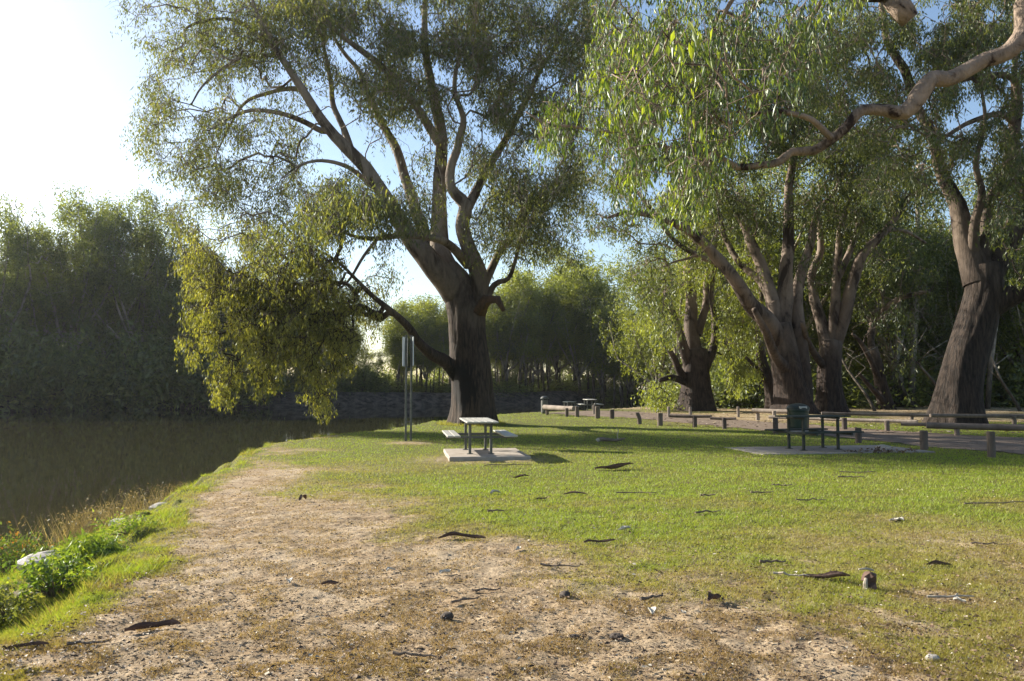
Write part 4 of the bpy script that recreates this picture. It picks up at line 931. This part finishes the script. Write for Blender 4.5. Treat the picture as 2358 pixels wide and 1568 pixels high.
# far side of the road
pa = gx_(2043, 994); rail_fence('pale log rail across the road just left of the massive trunk', [pa], ((pa[0]-2.9, pa[1]+3.4), (pa[0]+.85, pa[1]-.35)), .06, .36, .08, 'log', 'log_pale', over=False)
pa = gx_(2204, 1004); rail_fence('log rail across the road in front of the massive trunk', [pa], ((pa[0]-1.3, pa[1]+.9), (pa[0]+3.2, pa[1]-1.3)), .055, .34, .075, 'log', over=False)
pa = gx_(2336, 985); rail_fence('distant log rail at the right edge behind the massive trunk', [pa, (pa[0]+2.5, pa[1]+.3)], ((pa[0]-3.2, pa[1]-.2), (pa[0]+4, pa[1]+.4)), .065, .46, .08, 'log', over=False)
pa = gx_(1745, 968); pb = gx_(1783, 971); rail_fence('distant pale log rail left of the bin', [pa, pb], ((pa[0]-.2, pa[1]+.1), (pb[0]+.95, pb[1]-.2)), .09, .46, .085, 'log_pale', over=False)
bollard(1945, 990, .42, .09, 'short dark bollard across the road seen under the shaded table', 'log_dark', grp='bollards across the road')
pa = gx_(2100, 982); rail_fence('distant log rail seen just left of the massive trunk foot', [pa], ((pa[0]-3.2, pa[1]+.6), (pa[0]+1.2, pa[1]-.3)), .055, .46, .07, 'log', over=False)
# rail fence far behind the river road end, pale posts in the leaf litter
for i, (px, pyb, lab) in enumerate([(1540, 962, 'small pale bollard in the leaf litter left of the short gum'), (1590, 963, 'small pale bollard in front of the short gum trunk'), (1700, 962, 'small pale bollard right of the short gum trunk'), (1368, 955, 'small far bollard behind the tall one')]):
    bollard(px, pyb, .5, .07, lab, 'log_pale', grp='far bollards in the leaf litter')

# ================================================================== fallen bark, sticks, stones
M['bark_strip'] = simple('fallen_bark', (.055, .032, .024), (.16, .10, .075), 9, .85, .5)
M['stick'] = simple('dead_wood', (.10, .075, .055), (.22, .17, .13), 9, .9, .4)
M['stick_pale'] = simple('bleached_wood', (.28, .24, .19), (.42, .38, .31), 9, .85, .4)
M['stone'] = simple('pale_stone', (.24, .22, .19), (.42, .39, .35), 7, .85, .5)
M['clod'] = simple('dark_clod', (.045, .035, .03), (.10, .08, .065), 9, .95, .7)
M['scrap'] = simple('pale_scrap', (.38, .35, .29), (.52, .49, .42), 7, .7, .2)
def bark(px, py, wpx, ang, seed, label, wid=.25, curl=1.2, lift=.12, mat='bark_strip', name='bark_strip'):
    x, y = G(px, py); d = y; L = wpx/F*d; rr = random.Random(seed); n = 14; q = 7; wd = L*wid*.5; m = MB(); v = []
    for th in (0, .010):
        for i in range(n):
            t = i/(n-1); env = (math.sin(PI*min(1, max(.03, t)))**.55)*(1+.25*math.sin(t*9+seed)); cx_ = (t-.5)*L; bend = math.sin(t*PI*1.3+seed)*L*.07; zz = lift*L*abs(math.sin(t*2.6+seed*.7))**2*.8*(1 if t > .3 else t/.3)
            for j in range(q):
                s = (j/(q-1)-.5)*2; a = s*curl; v.append((cx_, bend+wd*env*math.sin(a)/max(.6, curl*.8), zz+wd*env*(1-math.cos(a))*.8-th+.012+rr.random()*.003))
    f = []
    for k in range(2):
        for i in range(n-1):
            for j in range(q-1):
                a = k*n*q+i*q+j; c = (a, a+1, a+q+1, a+q); f.append(c if k == 0 else c[::-1])
    o_ = n*q
    for i in range(n-1):
        for j in (0, q-1): a = i*q+j; f.append((a, a+q, a+q+o_, a+o_))
    for j in range(q-1):
        for i in (0, n-1): a = i*q+j; f.append((a, a+1, a+1+o_, a+o_))
    m.add(v, f); o = m.build(name, M[mat], None, False, (x, y, tz(x, y)+.012)); o.rotation_euler = (0, 0, ang)
    cat = {'bark_strip': 'bark', 'pale_scrap': 'scrap'}.get(name, 'bark'); return tag(o, label, cat, {'bark': 'fallen bark pieces on the lawn', 'scrap': 'pale scraps on the lawn'}[cat])
def stick(px, py, wpx, ang, seed, label, r=.008, mat='stick', spur=True):
    x, y = G(px, py); L = wpx/F*y; rr = random.Random(seed); n = 8
    pts = [((t-.5)*L, rr.uniform(-1, 1)*L*.035+math.sin(t*3+seed)*L*.05, r*.8+.012+abs(rr.gauss(0, 1))*.008) for t in np.linspace(0, 1, n)]
    m = MB(); m.tube(pts, [r*(1.1-.6*i/n) for i in range(n)], 7, seed, .25)
    if spur:
        p = Vector(pts[4]); e = p+Vector((L*.10, L*.07*rr.choice((-1, 1)), L*.03)); m.tube([p, (p+e)/2+Vector((0, 0, .005)), e], [r*.6, r*.5, r*.3], 6, seed, .2)
    o = m.build('fallen_stick', M[mat], None, False, (x, y, tz(x, y)+.006)); o.rotation_euler = (0, 0, ang); return tag(o, label, 'stick', 'fallen sticks on the lawn')
def rock(px, py, wpx, seed, label, mat='stone', name='stone', sq=.6, cat='stone', z=None, grp=None):
    x, y = G(px, py, z or 0); s = wpx/F*y/2; rr = np.random.default_rng(seed); m = MB(); v = []; n, q = 10, 14
    for i in range(n+1):
        a = PI*i/n
        for j in range(q):
            b = 2*PI*j/q; d = np.array([math.sin(a)*math.cos(b), math.sin(a)*math.sin(b)*.8, math.cos(a)*sq])
            k = 1+.5*(float(fbm(np.array([d[0]*2+seed*3.1]), np.array([d[1]*2+d[2]*3+seed]), 3)[0])-.5); k = round(k*9)/9*.5+k*.5; v.append(tuple(d*k*s))
    f = [(i*q+j, i*q+(j+1) % q, (i+1)*q+(j+1) % q, (i+1)*q+j) for i in range(n) for j in range(q)]
    m.add(v, f); zz = tz(x, y); o = m.build(name, M[mat], None, False, (x, y, zz+s*sq*.45)); o.rotation_euler = (0, 0, seed); return tag(o, label, cat, grp)
bark(1415, 1081, 92, .15, 3, 'curled brown bark piece with an arched end on the open lawn', .22, 1.4, .14)
bark(1200, 1094, 38, .1, 4, 'small dark bark flake below the sunlit picnic slab', .35, 1., .12)
bark(1325, 1135, 56, -.1, 5, 'flat dark bark flake on the green lawn left of the centre stick', .24, .9, .06)
bark(1064, 1244, 108, .05, 6, 'long dark bark strip at the edge of the bare patch', .16, 1.3, .08)
bark(1380, 1252, 72, .2, 7, 'thin arched bark sliver on the lawn right of the bare patch', .12, 1.2, .10)
bark(1905, 1336, 100, -.08, 8, 'long reddish bark strip left of the upright bark chunk', .26, 1.2, .10)
stick(1822, 1330, 78, -.35, 9, 'pale thin stick joining the long reddish bark strip', .010, 'stick_pale')
bark(2160, 1304, 62, -.1, 10, 'short black bark stick right of the upright bark chunk', .2, 1.6, .05)
bark(1645, 1386, 44, .5, 11, 'crumpled dark bark in the mixed brown grass', .55, 1.5, .2)
bark(352, 1453, 116, .32, 12, 'long dark split bark lying on the bare sand at lower left', .2, 1.5, .06)
bark(60, 1497, 90, .5, 13, 'narrow dark bark strip near the bottom left corner', .12, 1.3, .05)
bark(697, 1158, 22, 1.2, 14, 'tiny upright brown bark sliver on the bare path', .5, 1.2, .5)
bark(760, 1350, 40, .4, 15, 'dull brown bark crumb in the middle of the bare sand', .35, 1.2, .1)
bark(1245, 1150, 30, .2, 16, 'little grey bark flake on the green lawn', .35, 1., .1)
bark(2395-330, 1195, 40, .1, 17, 'pale grey bark flake on the right lawn', .3, .8, .08, 'stick_pale')
for i, a in enumerate([(1465, 1134, 90, 0, 'long thin stick lying across the centre lawn'), (1142, 1183, 38, .05, 'short black stick on the lawn above the bark strip'), (1120, 1366, 66, .1, 'bent brown stick on the bare patch'), (1070, 1390, 70, .45, 'slanting thin twig on the bare patch'), (1868, 1155, 70, 0, 'straight dark stick on the right lawn'), (1755, 1138, 52, .1, 'short dark stick on the right lawn'), (1802, 1124, 44, -.1, 'thick dark stub on the right lawn'), (1975, 1092, 80, -.15, 'long thin bent twig near the shaded table'), (1960, 1104, 60, -.1, 'thin twig just below the long bent twig'), (2300, 1165, 170, -.02, 'very long thin stick at the right edge'), (1170, 1070, 110, .08, 'thin dark stick just below the sunlit slab'), (1630, 1143, 34, -.2, 'tiny grey twig in the middle of the lawn'), (955, 1520, 100, 0, 'thin dark stick on the sand at the bottom'), (205, 1490, 90, .3, 'short twig on the sand at the lower left'), (2190, 1382, 110, .03, 'thin pale stick at right foreground', 'stick_pale'), (1500, 1385, 60, .3, 'brown twig in the mixed foreground grass'), (1780, 1300, 60, .0, 'faint twig above the long reddish bark strip'), (1630, 1180, 60, .1, 'twig on the green lawn right of centre'), (2280, 1255, 80, -.1, 'dull stick on the brown patch at right'), (1290, 1310, 90, -.05, 'long twig along the edge of the bare patch')]):
    stick(a[0], a[1], a[2], a[3], 40+i, a[4], .009 if a[2] > 60 else .012, a[5] if len(a) > 5 else 'stick', i % 2 == 0)
rock(2148, 1520, 30, 3, 'pale stone casting a dark shadow in the bottom right', 'stone')
rock(1030, 1424, 34, 4, 'dark clod on the bare ground at bottom centre', 'clod', 'soil_clod', .6, 'clod')
rock(1300, 1374, 30, 5, 'dark lump with a pale side on the bare patch', 'clod', 'soil_clod', .6, 'clod')
rock(1420, 1468, 34, 6, 'flat dark clod in foreground grass, left one of a pair', 'clod', 'soil_clod', .4, 'clod')
rock(1222+100, 1480-10, 30, 7, 'flat dark clod in foreground grass, left of the pair', 'clod', 'soil_clod', .4, 'clod')
rock(2035, 1036, 46, 8, 'pale rough log piece by the right end of the shaded slab', 'stick_pale', 'log_piece', .35, 'log')
for i, (px, py, w_, lab) in enumerate([(1438, 1222, 30, 'white crumpled scrap on the centre lawn'), (1140, 1136, 26, 'thin white scrap on the upper lawn'), (900, 1318, 22, 'cream wood chip on the bare sand'), (1025, 1323, 30, 'grey chip on the bare sand'), (1193, 1269, 18, 'small white chip beside the bare patch'), (1500, 1415, 30, 'white leaf in the foreground grass'), (665, 1345, 26, 'dull white chip on the left sand'), (2370-300, 1195, 22, 'pale leaf on the right lawn'), (1573, 1417, 16, 'tiny white leaf in the foreground grass'), (2210, 1390, 26, 'cream leaf near the pale stick')]):
    bark(px, py, w_, .3*i, 80+i, lab, .5, 1.2, .18, 'scrap', 'pale_scrap')
# upright bark chunk
x, y = G(2005, 1358); b = MB()
b.tube([(0, 0, -.02), (.005, 0, .03), (.01, 0, .06), (0, .01, .10), (-.02, .01, .13)], [.055, .062, .044, .052, .034], 9, 5, .9); o = b.build('bark_chunk', M['bark_strip'], None, False, (x, y, tz(x, y))); o['label'] = 'upright dark bark chunk with a pale rim in right foreground'; o['category'] = 'bark'
m = MB(); m.tube([(-.09, 0, .16), (-.03, .0, .165), (.03, .01, .15)], [.008, .010, .006], 7, 4, .6); m.build('pale_rim', M['stick_pale'], o)
m = MB(); m.tube([(-.05, -.03, .0), (-.055, -.035, .06), (-.045, -.03, .1)], [.016, .02, .01], 7, 4, .3); m.build('pale_rim', M['stick_pale'], o)
# white forked branch on the upper lawn
x, y = G(1408, 1021); b = MB(); b.tube([(-.38, -.02, .04), (-.28, 0, .07), (-.1, .02, .05), (.1, 0, .04), (.25, 0, .06), (.38, .02, .09)], [.05, .055, .045, .04, .03, .015], 9, 5, .3)
o = b.build('fallen_branch', M['stick'], None, False, (x, y, tz(x, y)+.01)); tag(o, 'fallen branch with a white broken end and an upright twig on the upper lawn', 'branch')
m = MB(); m.tube([(-.40, -.03, .02), (-.33, -.03, .075)], [.05, .05], 9, 2, .3); m.build('broken_end', M['stick_pale'], o)
m = MB(); m.tube([(.18, 0, .05), (.16, 0, .18), (.19, .0, .30), (.15, 0, .36)], [.018, .014, .01, .005], 6, 3, .2); m.build('upright_twig', M['stick_pale'], o)
for i, (px, py, w_, lab) in enumerate([(2030, 1046, 60, 'heap of dark leaves beside the pale log piece')]):
    x, y = G(px, py); rg = np.random.default_rng(4); n = 36; cl = np.c_[rg.normal(size=n)*.38, rg.normal(size=n)*.18, .02+abs(rg.normal(size=n))*.03, np.ones(n)]
    r = empty('leaf_heap', (x, y, tz(x, y)), lab, 'leaf heap'); leaves('leaves', cl, .07, 8, .07, .035, M['litter'], r, rg, hang=.0)

# ================================================================== plants on the near bank
def bush(name, px, py, z, label, cat, cl, mats, per, L, Wd, stems=12, size=.35, hang=.0, seed=1, stemmat='stick'):
    x, y = G(px, py, z); zt = tz(x, y); rg = np.random.default_rng(seed); r = empty(name, (x, y, zt), label, cat)
    c = cl(rg); k = len(mats)
    for i, mt in enumerate(mats):
        sel = c[np.argsort(c[:, 2])][int(len(c)*i/k):int(len(c)*(i+1)/k)]
        leaves('foliage' if i == 0 else 'tip_foliage', sel, size, per, L, Wd, M[mt], r, rg, hang=hang, droop=.2)
    ts = TubeSet()
    for q in c[:stems]: ts.add(np.array([(q[0]*.15, q[1]*.15, -.05), (q[0]*.5, q[1]*.5, q[2]*.5), q[:3]]), np.array([.012, .009, .004]), 5)
    tag(ts.build('stems', M[stemmat], r), kind='stuff'); return r
def mound(n, sx, sy, h):
    def f(rg):
        a = rg.random(n)*6.28; q = np.sqrt(rg.random(n)); zz = h*(1-.6*q**2)*(.35+.65*rg.random(n))
        return np.c_[np.cos(a)*q*sx, np.sin(a)*q*sy, zz, .7+.6*rg.random(n)]
    return f
bush('bank_shrub', 20, 1300, -.75, 'green weed with orange-red tips at the left edge by the water', 'shrub', mound(48, .42, .4, .42), ['leaf_weed', 'leaf_red'], 34, .055, .02, 30, .22, -.2, 2)
bush('bank_shrub', 128, 1370, -.15, 'dark green leafy weed on the bank at lower left', 'shrub', mound(30, .22, .2, .30), ['leaf_weed'], 40, .05, .022, 24, .16, -.2, 3)
bush('bank_shrub', 15, 1395, -.2, 'grey-green low weed in the lower left corner of the bank', 'shrub', mound(40, .30, .3, .22), ['leaf_main'], 36, .05, .02, 20, .15, -.1, 4)
bush('grass_tussock', 212, 1296, -.15, 'bright yellow-green grass tussock hanging over the bank', 'grass tussock', mound(50, .25, .22, .30), ['leaf_weed'], 36, .13, .012, 20, .14, .55, 5)
bush('bank_shrub', 300, 1255, -.2, 'low bright green clump at the edge of the bank', 'shrub', mound(22, .25, .2, .13), ['leaf_weed'], 36, .045, .014, 16, .16, .1, 6)
for i, (px, py, z, lab) in enumerate([(235, 1200, -.75, 'dry brown reeds by the water, nearest clump'), (185, 1215, -.8, 'dry reddish reeds by the water left of the nearest clump'), (395, 1122, -.75, 'dry grey reeds by the water, farthest clump'), (310, 1160, -.8, 'thin dry reeds between the nearest and farthest clumps')]):
    x, y = G(px, py+25, z); zt = tz(x, y); n = 240; rg = np.random.default_rng(i)
    xs = rg.normal(size=n)*.32; ys = rg.normal(size=n)*.22; r = empty('reed_clump', (x, y, max(zt, -1.02)), lab, 'reeds')
    R_ = R; o = blades('reed_blades', xs, ys, .25+.4*rg.random(n), np.full(n, .006), rg.random(n), .5, M['leaf_dry'], z=np.zeros(n)); o.parent = r
    cl = np.c_[xs[:40], ys[:40], .25+.35*rg.random(40), np.ones(40)]; leaves('reed_leaves', cl, .1, 9, .05, .015, M['leaf_dry'], r, rg, hang=0.)
for i, (px, py, w_, lab) in enumerate([(95, 1283, 95, 'long white rock slab on the bank above the water at left'), (285, 1180, 60, 'pale rock on the bank edge, middle one'), (375, 1148, 50, 'pale rock on the bank edge, farthest one'), (20, 1425, 60, 'pale rock in the lower left corner'), (262, 1240, 26, 'small white stone in the bank grass')]):
    rock(px, py, w_*1.2, 30+i, lab, 'stone', 'bank_rock', .42, 'rock', z=(-.35, -.35, -.35, -.1, -.2)[i], grp=None)


# ------------------------------------------------------------------ thin haze volume, added partly to mimic lens veil over the dark trees
m = MB(); m.box(-130, 150, -20, 210, -3.6, 34)
hm = bpy.data.materials.new('haze_veil'); hm.use_nodes = True; hn = hm.node_tree; hn.nodes.clear()
ho = hn.nodes.new('ShaderNodeOutputMaterial'); hv = hn.nodes.new('ShaderNodeVolumePrincipled')
hv.inputs['Color'].default_value = (.93, .95, 1, 1); hv.inputs['Density'].default_value = .00013; hv.inputs['Anisotropy'].default_value = .45
hn.links.new(hv.outputs[0], ho.inputs['Volume'])
hz = m.build('haze', hm); tag(hz, kind='stuff')
# ------------------------------------------------------------------ light
SUN_EL = math.radians(24); sv = Vector((-.86, .5, 0)).normalized()
w = bpy.data.worlds.new("World"); scene.world = w; w.use_nodes = True
nt = w.node_tree; bg = nt.nodes['Background']; sky = nt.nodes.new('ShaderNodeTexSky'); sky.sky_type = 'NISHITA'; sky.sun_disc = False
sky.sun_elevation = SUN_EL; sky.sun_rotation = math.atan2(sv.x, sv.y)
sky.air_density = 1.0; sky.dust_density = 1.0; sky.ozone_density = 1.5
nt.links.new(sky.outputs[0], bg.inputs[0]); bg.inputs[1].default_value = .08
sd = bpy.data.lights.new('sun', 'SUN'); sd.energy = 5.0; sd.angle = math.radians(.5); sd.color = (1, .93, .80)
so = bpy.data.objects.new('sun', sd); C.objects.link(so)
dirv = Vector((sv.x*math.cos(SUN_EL), sv.y*math.cos(SUN_EL), math.sin(SUN_EL)))
so.rotation_euler = dirv.to_track_quat('Z', 'Y').to_euler()
vs = scene.view_settings; vs.view_transform = 'Standard'; vs.look = 'None'; vs.exposure = 1.42; vs.gamma = 1; vs.use_curve_mapping = False
cy = scene.cycles; cy.max_bounces = 6; cy.diffuse_bounces = 3; cy.transmission_bounces = 4; cy.glossy_bounces = 2; cy.transparent_max_bounces = 4
cy.use_denoising = True; cy.volume_bounces = 0
